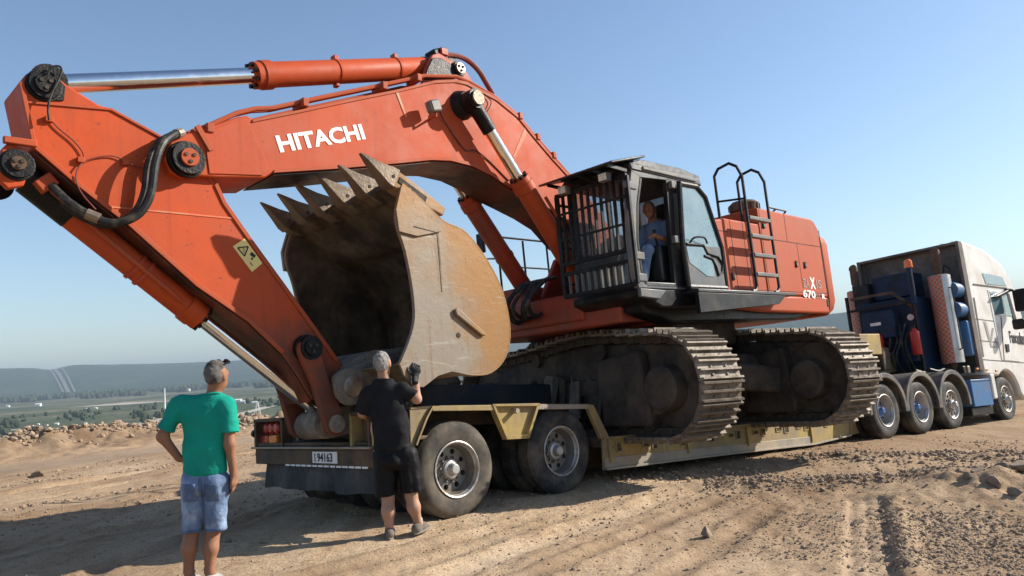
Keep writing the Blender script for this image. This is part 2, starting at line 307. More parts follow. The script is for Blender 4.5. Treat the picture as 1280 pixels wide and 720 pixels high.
def ground_z(x, y, fine=True):
    x = np.asarray(x, float); y = np.asarray(y, float)
    s = along(x, y); z = -.035 * np.clip(s - 2, 0, 12.5)
    z = z + .10 * fbm(x * .22, y * .22, 3, 3) * sstep(4, 14, y)
    if fine:
        nr = 1 - sstep(30, 60, np.hypot(x, y))
        z = z + nr * (.055 * fbm(x * 1.1, y * 1.1, 3, 11) + .030 * fbm(x * 5, y * 5, 3, 21) + .020 * fbm(x * 17, y * 17, 2, 31))
        rgh = sstep(1.2, 2.6, x) * sstep(12, 9, y); z = z + rgh * (.045 * fbm(x * 6.5, y * 6.5, 3, 33) + .040 * fbm(x * 14, y * 14, 2, 35))
        # ruts that run with the road
        a = rad(50); v = (x * math.cos(a) - y * math.sin(a)); u = x * math.sin(a) + y * math.cos(a)
        left = sstep(1, -3, x)
        z = z + nr * left * .06 * fbm(v * 2.6, u * .22, 3, 41)
        z = z + nr * .03 * fbm(v * 1.6, u * .3, 2, 43) * sstep(2.0, 6, y)
        for k_, (pa, pb, wd_, dp_) in enumerate(RUTS):
            u5, v5, L5 = line_dist(x, y, g2(*pa), g2(*pb)); v5 = v5 + .25 * fbm(u5 * .35, u5 * 0 + k_, 2, 401 + k_)
            e5 = sstep(-.8, .3, u5) * sstep(L5 + .8, L5 - .3, u5) * (.65 + .9 * fbm(u5 * .8, v5 * .0 + k_, 2, 421))
            z = z + e5 * dp_ * (-np.exp(-(v5 / wd_) ** 2) + .7 * np.exp(-((np.abs(v5) - wd_ * 1.5) / (wd_ * .6)) ** 2) * (1 + 1.6 * fbm(x * 6, y * 6, 2, 431)))
        # windrow of rubble behind the near lane, one at the trailer's nose
        u1, v1, L1 = line_dist(x, y, g2(860, 604), g2(1300, 596))
        w1 = np.exp(-(v1 / .30) ** 2) * sstep(-.6, .6, u1)
        z = z + w1 * (.075 + .16 * np.maximum(0, fbm(x * 3.4, y * 3.4, 3, 51) + .12))
        u2, v2, L2 = line_dist(x, y, g2(980, 568), g2(1300, 556))
        w2 = np.exp(-(v2 / .45) ** 2) * sstep(-.8, .8, u2)
        z = z + w2 * (.09 + .22 * np.maximum(0, fbm(x * 2.6, y * 2.6, 3, 57) + .1))
        # spoil heap at the right edge
        hx, hy = g2(1262, 618); q = ((x - hx) / .95) ** 2 + ((y - hy - .25) / .75) ** 2
        z = z + np.exp(-q) * (.25 + .30 * fbm(x * 3.1, y * 3.1, 3, 61))
        # pressed crawler print running towards us, with its thrown-up edge
        u3, v3, L3 = line_dist(x, y, g2(1090, 740), g2(1082, 622))
        inside = sstep(.19, .165, np.abs(v3)) * sstep(-1.2, -1.0, u3) * sstep(L3 + .02, L3 - .05, u3)
        z = z - inside * .022 - inside * .020 * (np.abs(((u3 / .19) % 1) - .5) < .12) - inside * .016 * (np.abs(((v3 + .06) / .125) % 1 - .5) < .13)
        ridge = np.exp(-((v3 + .27) / .075) ** 2) * sstep(L3 + .1, L3 - .3, u3)
        z = z + ridge * (.035 + .10 * np.maximum(0, fbm(x * 9, y * 9, 2, 71) + .1))
        # tyre lug print
        u4, v4, L4 = line_dist(x, y, g2(600, 722), g2(752, 640))
        ins = sstep(.15, .12, np.abs(v4)) * sstep(-.2, .2, u4) * sstep(L4 + .2, L4 - .2, u4) * (fbm(x * 1.5, y * 1.5, 2, 73) > -.06)
        z = z - ins * .012 * (np.abs((((u4 + np.abs(v4) * .5) / .085) % 1) - .5) < .24)
    bu, bv = berm_uv(x, y)
    crest = np.exp(-((bv - 1.3) / .85) ** 2) * (.36 + .5 * fbm(bu * .35, bv * .5, 3, 81) + .55 * fbm(bu * 1.9, bv * 1.9, 4, 83))
    crest = crest + np.exp(-((bv - 1.2) / 1.0) ** 2) * (.26 * fbm(x * 7, y * 7, 3, 88) + .32 * np.abs(fbm(x * 2.3, y * 2.3, 3, 89))); z = z + np.maximum(0, crest) * sstep(-30, -8, bu) * sstep(60, 35, bu)
    z = z + np.where(np.abs(bv - 1.2) < 2.2, .20 * fbm(x * 3, y * 3, 4, 85), 0)
    drop = sstep(2.6, 90, bv + 4 * fbm(bu * .03, bv * .03, 2, 87)); z = z * (1 - drop) + VALLEY * drop
    far = np.hypot(x, y); z = z + drop * sstep(200, 900, far) * (9 * fbm(x * .0016, y * .0016, 3, 91))
    return z
def spaced(parts):
    o = []
    for a, b, d in parts: o += list(np.arange(a, b, d))
    return o
def geo(a, b, r0, k):
    o = []; d = r0; x = a
    while x < b: o.append(x); x += d; d *= k
    o.append(b); return o
xr = geo(14, 14000, .12, 1.16); xl = [-v for v in geo(16, 14000, .10, 1.13)][::-1]
xs = np.array(xl[:-1] + spaced([(-16, -6, .085), (-6, -3.2, .045), (-3.2, 5.2, .032), (5.2, 14, .075)]) + xr)
ys = np.array([-v for v in geo(2, 3000, 1.0, 1.5)][::-1] + [0, 2, 3, 3.6] + spaced([(4.0, 8.2, .03), (8.2, 14, .06), (14, 30, .11)]) + geo(30, 16000, .16, 1.10))
GX, GY = np.meshgrid(xs, ys); GZ = ground_z(GX, GY)
nx, ny = len(xs), len(ys); idx = np.arange(nx * ny).reshape(ny, nx)
me = bpy.data.meshes.new('ground'); q = np.stack([idx[:-1, :-1], idx[:-1, 1:], idx[1:, 1:], idx[1:, :-1]], -1).reshape(-1, 4)
me.vertices.add(nx * ny); me.vertices.foreach_set('co', np.stack([GX, GY, GZ], -1).ravel())
me.loops.add(q.size); me.loops.foreach_set('vertex_index', q.ravel().astype(np.int32))
me.polygons.add(len(q)); me.polygons.foreach_set('loop_start', np.arange(0, q.size, 4, dtype=np.int32)); me.polygons.foreach_set('loop_total', np.full(len(q), 4, np.int32))
me.update(calc_edges=True); me.shade_smooth()
bu, bv = berm_uv(GX, GY); a_ = rad(50); V_ = GX * math.cos(a_) - GY * math.sin(a_); U_ = GX * math.sin(a_) + GY * math.cos(a_)
r_u, r_v, r_L = line_dist(GX, GY, g2(0, 590), g2(340, 545))
road = np.exp(-(r_v / 1.0) ** 4) * sstep(2, 6, np.hypot(GX - 0, GY - 3)) * (GX < 0)
yel = np.exp(-((bv - 1.9) / .7) ** 2) * sstep(4.5, 2, bu)
field = sstep(40, 120, bv)
p_u, p_v, p_L = line_dist(GX, GY, g2(1090, 740), g2(1082, 622)); prnt = sstep(.2, .16, np.abs(p_v)) * sstep(p_L + .03, p_L - .05, p_u) * (GY < 9)
brm = np.exp(-((bv - .9) / 1.1) ** 2)
brn = np.clip(np.maximum(sstep(-.6, -3.2, GX + .25 * (GY - 6)) * .85, sstep(.9, 2.4, GX - .15 * (GY - 6)) * 1.15) * (.75 + .9 * fbm(GX * .5, GY * .5, 3, 301)) + .5 * fbm(GX * .9, GY * .9, 3, 303), 0, 1)
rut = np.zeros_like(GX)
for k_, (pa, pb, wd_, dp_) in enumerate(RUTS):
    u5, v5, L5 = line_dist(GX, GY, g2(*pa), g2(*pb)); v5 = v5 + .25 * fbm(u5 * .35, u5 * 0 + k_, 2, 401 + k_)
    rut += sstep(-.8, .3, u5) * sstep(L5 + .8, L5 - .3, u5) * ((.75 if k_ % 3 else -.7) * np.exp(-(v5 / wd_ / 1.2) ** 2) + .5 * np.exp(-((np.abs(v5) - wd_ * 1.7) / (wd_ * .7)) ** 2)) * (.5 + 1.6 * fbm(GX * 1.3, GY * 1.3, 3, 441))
for nm, arr in (('rut', rut), ('lite', -rut), ('brown', brn), ('berm', brm), ('press', prnt), ('road', road), ('pale', yel), ('field', field)):
    at = me.attributes.new(nm, 'FLOAT', 'POINT'); at.data.foreach_set('value', arr.ravel().astype(np.float32))
m, n, b = new_mat('dry_earth'); me.materials.append(m)
co = coords(n); cs = coords(n, (1.9, .16, 1), (0, 0, rad(50)))
big = noise(n, co, .55, 6, .6); fin = noise(n, co, 9, 8, .7); vf = noise(n, co, 55, 4, .6); stx = noise(n, cs, 1.5, 5, .6)
c = ramp(n, big, [(.30, (.36, .24, .140)), (.5, (.52, .37, .23)), (.70, (.62, .465, .305))])
c = mixc(n, ramp(n, stx, [(.42, g3(0)), (.62, g3(.55))]), c, (.64, .49, .33))
c = mixc(n, ramp(n, stx, [(.30, g3(.5)), (.42, g3(0))]), c, (.29, .185, .105))
c = mixc(n, ramp(n, fin, [(.32, g3(.85)), (.47, g3(0))]), c, (.26, .175, .105))
c = mixc(n, ramp(n, fin, [(.60, g3(0)), (.78, g3(.55))]), c, (.69, .545, .385))
c = mixc(n, ramp(n, vf, [(.38, g3(.7)), (.52, g3(0))]), c, (.28, .19, .12))
att = lambda nm: (lambda t: t.outputs['Fac'])(N(n, 'ShaderNodeAttribute', attribute_name=nm))
c = mixc(n, ramp(n, att('road'), [(.15, g3(0)), (.8, g3(.8))]), c, (.42, .325, .235))
c = mixc(n, ramp(n, att('berm'), [(.2, g3(0)), (.75, g3(.7))]), c, mixc(n, ramp(n, noise(n, co, 2.2, 6, .7), [(.4, g3(0)), (.6, g3(1))]), (.19, .13, .085), (.33, .245, .165)))
c = mixc(n, ramp(n, att('pale'), [(.25, g3(0)), (.8, g3(.75))]), c, (.43, .335, .21))
c = mixc(n, ramp(n, att('press'), [(.2, g3(0)), (.8, g3(.6))]), c, (.60, .46, .32))
c = mixc(n, ramp(n, att('brown'), [(.0, g3(0)), (1, g3(1))]), c, mixc(n, 1.0, c, (.62, .57, .53), 'MULTIPLY'))
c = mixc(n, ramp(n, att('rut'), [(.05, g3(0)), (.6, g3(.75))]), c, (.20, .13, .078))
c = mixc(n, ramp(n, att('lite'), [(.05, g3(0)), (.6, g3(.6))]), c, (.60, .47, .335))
fld = noise(n, co, .0045, 5, .55)
fc = ramp(n, fld, [(.36, (.045, .06, .025)), (.47, (.09, .10, .042)), (.55, (.14, .13, .07)), (.66, (.24, .20, .13))])
fc = mixc(n, ramp(n, noise(n, co, .06, 5, .7), [(.5, g3(0)), (.58, g3(.8))]), fc, (.022, .035, .016))
c = mixc(n, att('field'), c, fc)
n.links.new(c, b.inputs['Base Color']); b.inputs['Roughness'].default_value = .95; b.inputs['Specular IOR Level'].default_value = .15
bp = N(n, 'ShaderNodeBump', Strength=1.0, Distance=.02); n.links.new(noise(n, co, 30, 8, .72), bp.inputs['Height']); n.links.new(bp.outputs[0], b.inputs['Normal'])
M['earth'] = m
o = bpy.data.objects.new('ground', me); COL.objects.link(o); struct(o, label='tan bare earth of the mine plateau and the valley floor beyond')
def gz(x, y): return float(ground_z(np.array([x]), np.array([y]))[0])

# clods and gravel, too many to count
M['clod'] = surf('earth_clods', (.37, .275, .19), .95, 0, (.23, .165, .115), .5, 6, .25, .5, 30)
M['stone'] = surf('dusty_stone', (.28, .215, .155), .9, 0, (.20, .155, .115), .5, 6, .2, .7, 22)
_t = (1 + 5 ** .5) / 2
IV = np.array([(-1, _t, 0), (1, _t, 0), (-1, -_t, 0), (1, -_t, 0), (0, -1, _t), (0, 1, _t), (0, -1, -_t), (0, 1, -_t), (_t, 0, -1), (_t, 0, 1), (-_t, 0, -1), (-_t, 0, 1)]) / 1.9
IF = [(0, 11, 5), (0, 5, 1), (0, 1, 7), (0, 7, 10), (0, 10, 11), (1, 5, 9), (5, 11, 4), (11, 10, 2), (10, 7, 6), (7, 1, 8), (3, 9, 4), (3, 4, 2), (3, 2, 6), (3, 6, 8), (3, 8, 9), (4, 9, 5), (2, 4, 11), (6, 2, 10), (8, 6, 7), (9, 8, 1)]
def clods(name, pts, mat, label):
    P = np.array(pts); z = ground_z(P[:, 0], P[:, 1]); vs = []; fs = []; IFa = np.array(IF)
    for k, (x, y, r) in enumerate(P):
        sc = r * np.random.uniform(.6, 1.15, 3) * np.array([1, 1, .75]); a = np.random.rand() * 6.28
        v = IV * np.random.uniform(.7, 1.15, (12, 1)) * sc; ca, sa = math.cos(a), math.sin(a)
        v = np.stack([v[:, 0] * ca - v[:, 1] * sa, v[:, 0] * sa + v[:, 1] * ca, v[:, 2]], 1) + (x, y, z[k] + r * .2)
        vs.append(v); fs.append(IFa + 12 * k)
    vs = np.concatenate(vs); fs = np.concatenate(fs)
    me = bpy.data.meshes.new(name); me.from_pydata(vs.tolist(), [], fs.tolist()); me.materials.append(mat)
    o = bpy.data.objects.new(name, me); COL.objects.link(o); return struct(o, 'stuff', label)
def psize(a, b): return a * (b / a) ** (random.random() ** 2.6)
pts = []
PR0, PR1 = g2(1090, 740), g2(1082, 622)
while len(pts) < 24000:                           # loose gravel all over the near ground
    x = random.uniform(-9, 9); y = 4.2 + 13 * random.random() ** 1.6
    if random.random() < (.35 + 1.5 * float(fbm(x * .6, y * .6, 2, 101))) * (1 if x > -1 else .45): (abs(line_dist(x, y, PR0, PR1)[1]) > .19 or y > 9) and pts.append((x, y, psize(.004, .022) * (1 if y < 9 else 1.4)))
clods('gravel', pts, M['clod'], 'loose small gravel scattered over the whole near ground')
pts = []
def strip(a, b, wid, cnt, r0, r1):
    a = np.array(g2(*a)); b = np.array(g2(*b)); d = b - a; nn = np.array([-d[1], d[0]]) / np.linalg.norm(d)
    for k in range(cnt):
        p = a + d * random.random() + nn * random.gauss(0, wid); pts.append((p[0], p[1], psize(r0, r1)))
strip((880, 604), (1300, 594), .26, 4200, .006, .038); strip((940, 592), (1200, 590), .35, 700, .006, .035)
strip((990, 566), (1300, 554), .40, 2400, .009, .055); strip((760, 598), (960, 582), .22, 260, .012, .06)
strip((1190, 720), (1165, 640), .32, 2600, .005, .022); strip((1130, 722), (1105, 628), .05, 700, .006, .026)
strip((1230, 710), (1270, 640), .4, 2200, .005, .028); strip((980, 700), (1030, 640), .3, 1300, .004, .02)
strip((-20, 573), (330, 531), .35, 2200, .04, .13); strip((-20, 568), (330, 529), .4, 2200, .04, .14); strip((-20, 563), (330, 527), .4, 1200, .05, .22)
strip((0, 612), (330, 566), .10, 260, .010, .05); strip((0, 600), (330, 556), .08, 160, .010, .05); strip((0, 640), (200, 606), .09, 180, .008, .05); strip((60, 655), (330, 596), .10, 130, .008, .04)
clods('rubble', pts, M['clod'], 'brown clods and rubble along the windrows and the far bank')
ROCK_N = [0]
def rock(px, py, r, label, group=None, name='rock', flat=.75, dz=0):
    x, y = g2(px, py); z = gz(x, y); t = -z / 1.65; x, y = x * (1 - z / 1.65 * 0), y
    ROCK_N[0] += 1; rs = np.random.RandomState(40 + ROCK_N[0])
    bm = bmesh.new(); bmesh.ops.create_icosphere(bm, subdivisions=3, radius=1)
    ax = rs.uniform(.75, 1.2, 3) * (1, 1, flat); cuts = [(Vector(rs.normal(size=3)).normalized(), rs.uniform(.42, .80)) for _ in range(14)]
    for v in bm.verts:
        p = v.co.copy()
        for nn, d in cuts:
            e = p.dot(nn)
            if e > d: p -= nn * (e - d)
        p *= 1 + .05 * math.sin(p.x * 9 + 2 * p.y) * math.sin(p.z * 8 + 1)
        v.co = Vector((p.x * ax[0], p.y * ax[1], p.z * ax[2])) * r
    me = bpy.data.meshes.new(name); bm.to_mesh(me); bm.free(); me.shade_smooth(); me.set_sharp_from_angle(angle=rad(28)); me.materials.append(M['stone'])
    o = bpy.data.objects.new(name, me); COL.objects.link(o); o.location = (x, y, z + r * flat * .42 + dz); return tag(o, label, 'rock', group)

# ================================================================== FAR VALLEY
def hill_z(az, d):
    """hills round the valley, height above the datum for compass azimuth az (deg) and distance d (m)"""
    ridge = 192 + 26 * np.sin(az * .13 + 1.2) + 34 * fbm(az * .16, az * 0 + 3, 3, 201) - 2.2 * np.clip(az + 30, 0, 60)
    notch = 34 * np.exp(-((az + 31.2) / .9) ** 2) + 16 * sstep(-31.5, -33, az)
    t = sstep(4300, 7000, d)
    return VALLEY - 3 + (ridge - notch - VALLEY) * t + t * (1 - t) * 90 * fbm(az * .35, d * .0012, 4, 207) + 6 * fbm(az * 4, d * .01, 2, 209) * t
azs = np.concatenate([np.linspace(-60, -6, 420), np.linspace(-5.5, 30, 60)]); ds = np.concatenate([np.linspace(4200, 7000, 60), np.linspace(7100, 9000, 6)])
AZ, DS = np.meshgrid(azs, ds); HZ = hill_z(AZ, DS)
hx = DS * np.sin(np.radians(AZ)); hy = DS * np.cos(np.radians(AZ))
mb = MB(); nxx = len(azs)
me = bpy.data.meshes.new('hills'); qi = np.arange(AZ.size).reshape(AZ.shape)
me.from_pydata(np.stack([hx, hy, HZ], -1).reshape(-1, 3).tolist(), [], np.stack([qi[:-1, :-1], qi[1:, :-1], qi[1:, 1:], qi[:-1, 1:]], -1).reshape(-1, 4).tolist()); me.shade_smooth()
m, n, b = new_mat('wooded_hillside'); co = coords(n)
c = ramp(n, noise(n, co, .0022, 5, .6), [(.35, (.026, .042, .02)), (.55, (.042, .06, .026)), (.72, (.085, .09, .045))])
c = mixc(n, ramp(n, noise(n, co, .02, 5, .7), [(.42, g3(.6)), (.58, g3(0))]), c, (.017, .028, .014)); n.links.new(c, b.inputs['Base Color']); b.inputs['Roughness'].default_value = 1; b.inputs['Specular IOR Level'].default_value = 0
bp = N(n, 'ShaderNodeBump', Strength=1.0, Distance=14); n.links.new(noise(n, co, .03, 5, .7), bp.inputs['Height']); n.links.new(bp.outputs[0], b.inputs['Normal'])
me.materials.append(m); o = bpy.data.objects.new('hills', me); COL.objects.link(o); struct(o, label='long wooded hills on the far side of the valley')
# far mountains to the right
azm = np.linspace(2, 60, 160); dm = np.linspace(3900, 4900, 14); A2, D2 = np.meshgrid(azm, dm)
hm = (225 + 18 * np.sin(A2 * .21) + 70 * fbm(A2 * .12, A2 * 0, 4, 221)) * sstep(3900, 4900, D2) * sstep(2, 16, A2) + VALLEY
me = bpy.data.meshes.new('mountains'); qi = np.arange(A2.size).reshape(A2.shape)
me.from_pydata(np.stack([D2 * np.sin(np.radians(A2)), D2 * np.cos(np.radians(A2)), hm], -1).reshape(-1, 3).tolist(), [], np.stack([qi[:-1, :-1], qi[1:, :-1], qi[1:, 1:], qi[:-1, 1:]], -1).reshape(-1, 4).tolist()); me.shade_smooth(); me.materials.append(m)
o = bpy.data.objects.new('mountains', me); COL.objects.link(o); struct(o, label='pale hazy mountains beyond the tractor unit')
M['paleroad'] = surf('pale_gravel_road', (.42, .37, .30), .95, bump=0); M['wallw'] = surf('white_render', (.75, .73, .69), .8, bump=0); M['roofr'] = surf('red_roof_tiles', (.32, .12, .07), .8, bump=0)
def valley_pt(px, py, z=None):
    z = VALLEY if z is None else z
    for _ in range(6):
        h = G0.w(G0.hit(px, py, 2, z)); z = float(ground_z(np.array([h[0]]), np.array([h[1]]), False)[0])
    return h[0], h[1], z
def ribbon(name, a, b, wid, label, nseg=24):
    mb = MB(); A = np.array(valley_pt(*a)[:2]); B = np.array(valley_pt(*b)[:2]); d = (B - A); nn = np.array([-d[1], d[0]]) / np.linalg.norm(d) * wid / 2; rr = []
    for k in range(nseg + 1):
        p = A + d * k / nseg; rr.append([(q[0], q[1], float(ground_z(np.array([q[0]]), np.array([q[1]]), False)[0]) + .9) for q in (p - nn, p + nn)])
    mb.loft(rr, False, False); o = obj(name, mb, M['paleroad']); return struct(o, label=label)
ribbon('road', (152, 541), (212, 513), 9, 'pale haul road nearest the digger arm in the valley')
ribbon('road', (166, 541), (219, 513), 7, 'pale haul road running beside the first one')
ribbon('road', (182, 541), (226, 514), 8, 'pale haul road right of its two neighbours')
ribbon('road', (0, 539), (140, 534), 14, 'pale road crossing the valley floor behind the bank')
ribbon('road', (290, 521), (340, 508), 16, 'pale road behind the man in the green shirt')
ribbon('bare_ground', (120, 507), (200, 503), 150, 'pale strip of bare mine ground below the woods')
# clearing cut through the woods on the hill
mb = MB()
for off, wd in ((-.22, .05), (.05, .10), (.40, .05)):
    rr = []
    for k in range(30):
        d = 4350 + k * 90; a = -31.2 + off + (.0 + 1.15 * (1 - k / 29)); rr.append([(d * math.sin(rad(q)), d * math.cos(rad(q)), float(hill_z(np.array(q), np.array(float(d)))) + 5) for q in (a - wd, a + wd)])
    mb.loft(rr, False, False)
M['clearing'] = surf('bare_hillside_strip', (.19, .18, .14), .95, bump=0)
struct(obj('hill_clearing', mb, M['clearing']), label='pale double clearing cut straight up the wooded hill')
# houses
HOUSES = [(142, 533, 14, 'r', 'red roofed house in the middle of the valley hamlet'), (152, 530, 10, 'r', 'small red roofed house right of the hamlet centre'), (160, 532, 9, 'w', 'tiny white house at the right end of the hamlet'), (71, 531, 11, 'w', 'lone white house on the green field left of the hamlet'),
          (40, 533, 9, 'r', 'red roofed house at the left end of the near hamlet'), (48, 531, 8, 'w', 'tiny white shed between two red roofed houses'), (58, 532, 9, 'r', 'red roofed house right of the tiny white shed'), (107, 530, 8, 'w', 'tiny white house between the lone house and the hamlet'),
          (48, 508, 34, 'w', 'long white building below the hill clearing'), (10, 509, 22, 'w', 'white building at the far left edge of the valley'), (298, 503, 26, 'w', 'larger white building right of the green shirt'), (304, 504, 20, 'w', 'middle one of three white buildings behind the chrome rod'),
          (318, 505, 18, 'w', 'rightmost of three white buildings behind the chrome rod'), (110, 512, 14, 'w', 'small white building on the bare mine ground'), (120, 511, 12, 'w', 'smaller white building right beside another on bare mine ground'), (235, 489, 40, 'w', 'white building on the wooded slope left of the grey head')]
for k, (hx_, hy_, w, kind, hl_) in enumerate(HOUSES):
    x, y, z = valley_pt(hx_, hy_); w *= .5; w *= .75; hw = w / 2; hh = w * .45
    t = thing('house', (x, y, z - .3), hl_, 'house', 'red roofed houses in the valley' if kind == 'r' else 'white buildings in the valley')
    mb = MB().bb(-hw, hw, -hw * .7, hw * .7, 0, hh); obj('wall', mb, M['wallw'], t)
    mb = MB().add([(-hw * 1.1, -hw * .8, hh), (hw * 1.1, -hw * .8, hh), (hw * 1.1, hw * .8, hh), (-hw * 1.1, hw * .8, hh), (-hw, 0, hh + w * .22), (hw, 0, hh + w * .22)], [(0, 1, 5, 4), (1, 2, 5), (2, 3, 4, 5), (3, 0, 4), (0, 3, 2, 1)])
    obj('roof', mb, M['roofr'] if kind == 'r' else M['wallw'], t)
x, y, z = valley_pt(206, 512)
o = obj('chimney', MB().lathe([(0, 1.5), (15, 1.3), (33, 1.0), (33.5, 1.2), (34, 1.2)], (0, 0, 0), (0, 0, 1), 12), M['wallw']); o.location = (x, y, z - 1); tag(o, 'tall thin pale chimney left of the man in green', 'chimney')
for px, py, hgt, lb in ((291, 524, 16, 'pale steel pylon just right of the green shirt'), (322, 520, 16, 'pale steel pylon under the chrome rod')):
    x, y, z = valley_pt(px, py); t = thing('pylon', (x, y, z - .5), lb, 'pylon')
    for i in (-1, 1):
        for j in (-1, 1): obj('leg', MB().tube([(i * 3, j * 3, 0), (i * .5, j * .5, hgt)], .3, 5), M['wallw'], t)
    for zz, w in ((hgt * .7, 7), (hgt * .95, 5)): obj('cross_arm', MB().bb(-w * .6, w * .6, -.25, .25, zz, zz + .5), M['wallw'], t)
# woods: one mass of crowns along the foot of the hills and in belts
M['wood'] = surf('distant_tree_crowns', (.030, .046, .022), 1, 0, (.05, .062, .03), .5, .05, .3, 0)
vs = []; fs = []; IFa = np.array(IF); k = 0
def crown(x, y, z, r):
    global k
    v = IV * np.random.uniform(.75, 1.2, (12, 1)) * (r, r, r * np.random.uniform(.9, 1.5)) + (x, y, z + r * .8); vs.append(v); fs.append(IFa + 12 * k); k += 1
for _ in range(5200):
    az = random.uniform(-44, -14); d = random.uniform(2500, 4600)
    if fbm(az * .55, d * .0025, 3, 231) + (d - 3300) / 3200 < .02: continue
    x, y = d * math.sin(rad(az)), d * math.cos(rad(az)); crown(x, y, float(ground_z(np.array([x]), np.array([y]), False)[0]), random.uniform(6, 12))
for _ in range(900):
    az = random.uniform(-40, -16); d = random.uniform(650, 1500)
    if fbm(az * .9, d * .006, 3, 233) < .08: continue
    x, y = d * math.sin(rad(az)), d * math.cos(rad(az)); crown(x, y, float(ground_z(np.array([x]), np.array([y]), False)[0]), random.uniform(2, 4.5))
me = bpy.data.meshes.new('woods'); me.from_pydata(np.concatenate(vs).tolist(), [], np.concatenate(fs).tolist()); me.materials.append(M['wood']); o = bpy.data.objects.new('woods', me); COL.objects.link(o)
struct(o, 'stuff', 'dark green woods along the foot of the far hills')
# the hazy air over the valley
m = bpy.data.materials.new('haze_air'); m.use_nodes = True; n = m.node_tree; n.nodes.clear()
out = n.nodes.new('ShaderNodeOutputMaterial'); pv = n.nodes.new('ShaderNodeVolumePrincipled'); pv.inputs['Density'].default_value = HAZE if 'HAZE' in globals() else 1.35e-4
pv.inputs['Color'].default_value = (.44, .55, .66, 1); pv.inputs['Anisotropy'].default_value = 0; n.links.new(pv.outputs[0], out.inputs['Volume'])
o = obj('haze', MB().bb(-15000, 15000, -4000, 17000, VALLEY - 30, 330), m); struct(o, 'stuff', 'thin blue haze over the valley and hills')

# ================================================================== EXCAVATOR
EX = thing('excavator', H, 'huge orange crawler excavator standing crosswise on the lowbed trailer, boom lowered over its tail', 'excavator')
BW, AW = .34, .26
def ext(*a): return H.at(*a)
# ---- boom
top = [(214, 175), (222, 169), (240, 165), (262, 158), (296, 146), (310, 144), (316, 149), (375, 137), (450, 121), (495, 112), (520, 106), (545, 100), (570, 99), (584, 102), (601, 111), (622, 122), (649, 144), (669, 169), (691, 195), (713, 219), (742, 254), (768, 292)]
bot = [(776, 318), (765, 332), (745, 328), (728, 300), (705, 273), (684, 259), (660, 246), (635, 233), (616, 220), (592, 208), (564, 201), (540, 200), (500, 204), (420, 211), (342, 216), (332, 222), (275, 222), (252, 220), (228, 222), (212, 215), (205, 198)]
prof = H.side(top + bot, BW)
boom = obj('boom', MB().prism(prof, -BW, BW), M['orange'], EX, .018)
_lo = H.side([(342, 217), (420, 212), (500, 205), (540, 201), (564, 202), (592, 209), (616, 221), (635, 234), (660, 247), (684, 260), (705, 274), (728, 301)], BW)
obj('underside_plate', MB().loft([[(x, -BW + .01, z - .004), (x, BW - .012, z - .004), (x, BW - .012, z - .016), (x, -BW + .01, z - .016)] for x, z in _lo]), M['shade_grime'], boom)  # dark sheet: shade under the boom painted in, plus grime
def plate(name, pts, y0, y1, mat, parent, bevel=.008): return obj(name, MB().prism(H.side(pts, max(y0, y1)), y0, y1), mat, parent, bevel)
plate('reinforcing_plate', [(255, 166), (296, 150), (310, 149), (337, 212), (328, 219), (262, 217)], BW + .001, BW + .012, M['orange'], boom, .004)
plate('weld_seam', [(494, 113), (497, 113), (509, 146), (507, 147)], BW + .001, BW + .007, M['weld'], boom, 0)
plate('weld_seam', [(656, 160), (659, 166), (644, 196), (641, 196)], BW + .001, BW + .005, M['weld'], boom, 0)
# lower flange that stands a little proud of the web
low = [(342, 216), (420, 211), (500, 204), (540, 200), (564, 201), (592, 208), (616, 220), (635, 233), (660, 246), (684, 259), (705, 273), (728, 300)]
hi = [(x + 1.5, y - 4) for x, y in low][::-1]
plate('bottom_flange', low + hi, BW + .001, BW + .018, M['orange2'], boom, .004)
tp = [(316, 149), (375, 137), (450, 121), (495, 112), (520, 106), (545, 100), (570, 99), (584, 102), (601, 111), (622, 122), (649, 144), (669, 169), (691, 195), (713, 219)]
plate('top_flange', tp + [(x - .5, y + 4) for x, y in tp][::-1], BW + .001, BW + .014, M['orange2'], boom, .004)
def pinboss(parent, px, py, y, r, L=.1, mat='grease', cap='steel', rc=.6, name='pivot_pin', both=True):
    p = H.at(px, py, y)
    for s in ((1, -1) if both else (1,)):
        c = (p[0], s * y, p[2]); o = obj(name, MB().lathe([(0, r * 1.04), (L * .35, r * 1.02), (L * .4, r * .9), (L, r * .88), (L, 0)], c, (0, s, 0), 24), M[mat], parent)
        obj('pin_cap', MB().lathe([(L, r * rc), (L + .018, r * rc), (L + .024, r * rc * .96), (L + .024, 0)], c, (0, s, 0), 20), M[cap], o)
        for k in range(3): obj('cap_bolt', MB().cyl((c[0] + r * rc * .5 * math.cos(k * 2.09 + .5), c[1] + s * (L + .02), c[2] + r * rc * .5 * math.sin(k * 2.09 + .5)), (c[0] + r * rc * .5 * math.cos(k * 2.09 + .5), c[1] + s * (L + .036), c[2] + r * rc * .5 * math.sin(k * 2.09 + .5)), .018, 6), M['under'], o)
    return p
TIPP = pinboss(boom, 232, 200, BW, .175, .09, 'grease', 'orange2', .5)
plate('tip_bearing_plate', [(213, 182), (224, 177), (240, 180), (252, 196), (254, 210), (246, 219), (222, 216), (212, 206)], BW + .02, BW + .05, M['grease'], boom, .01)
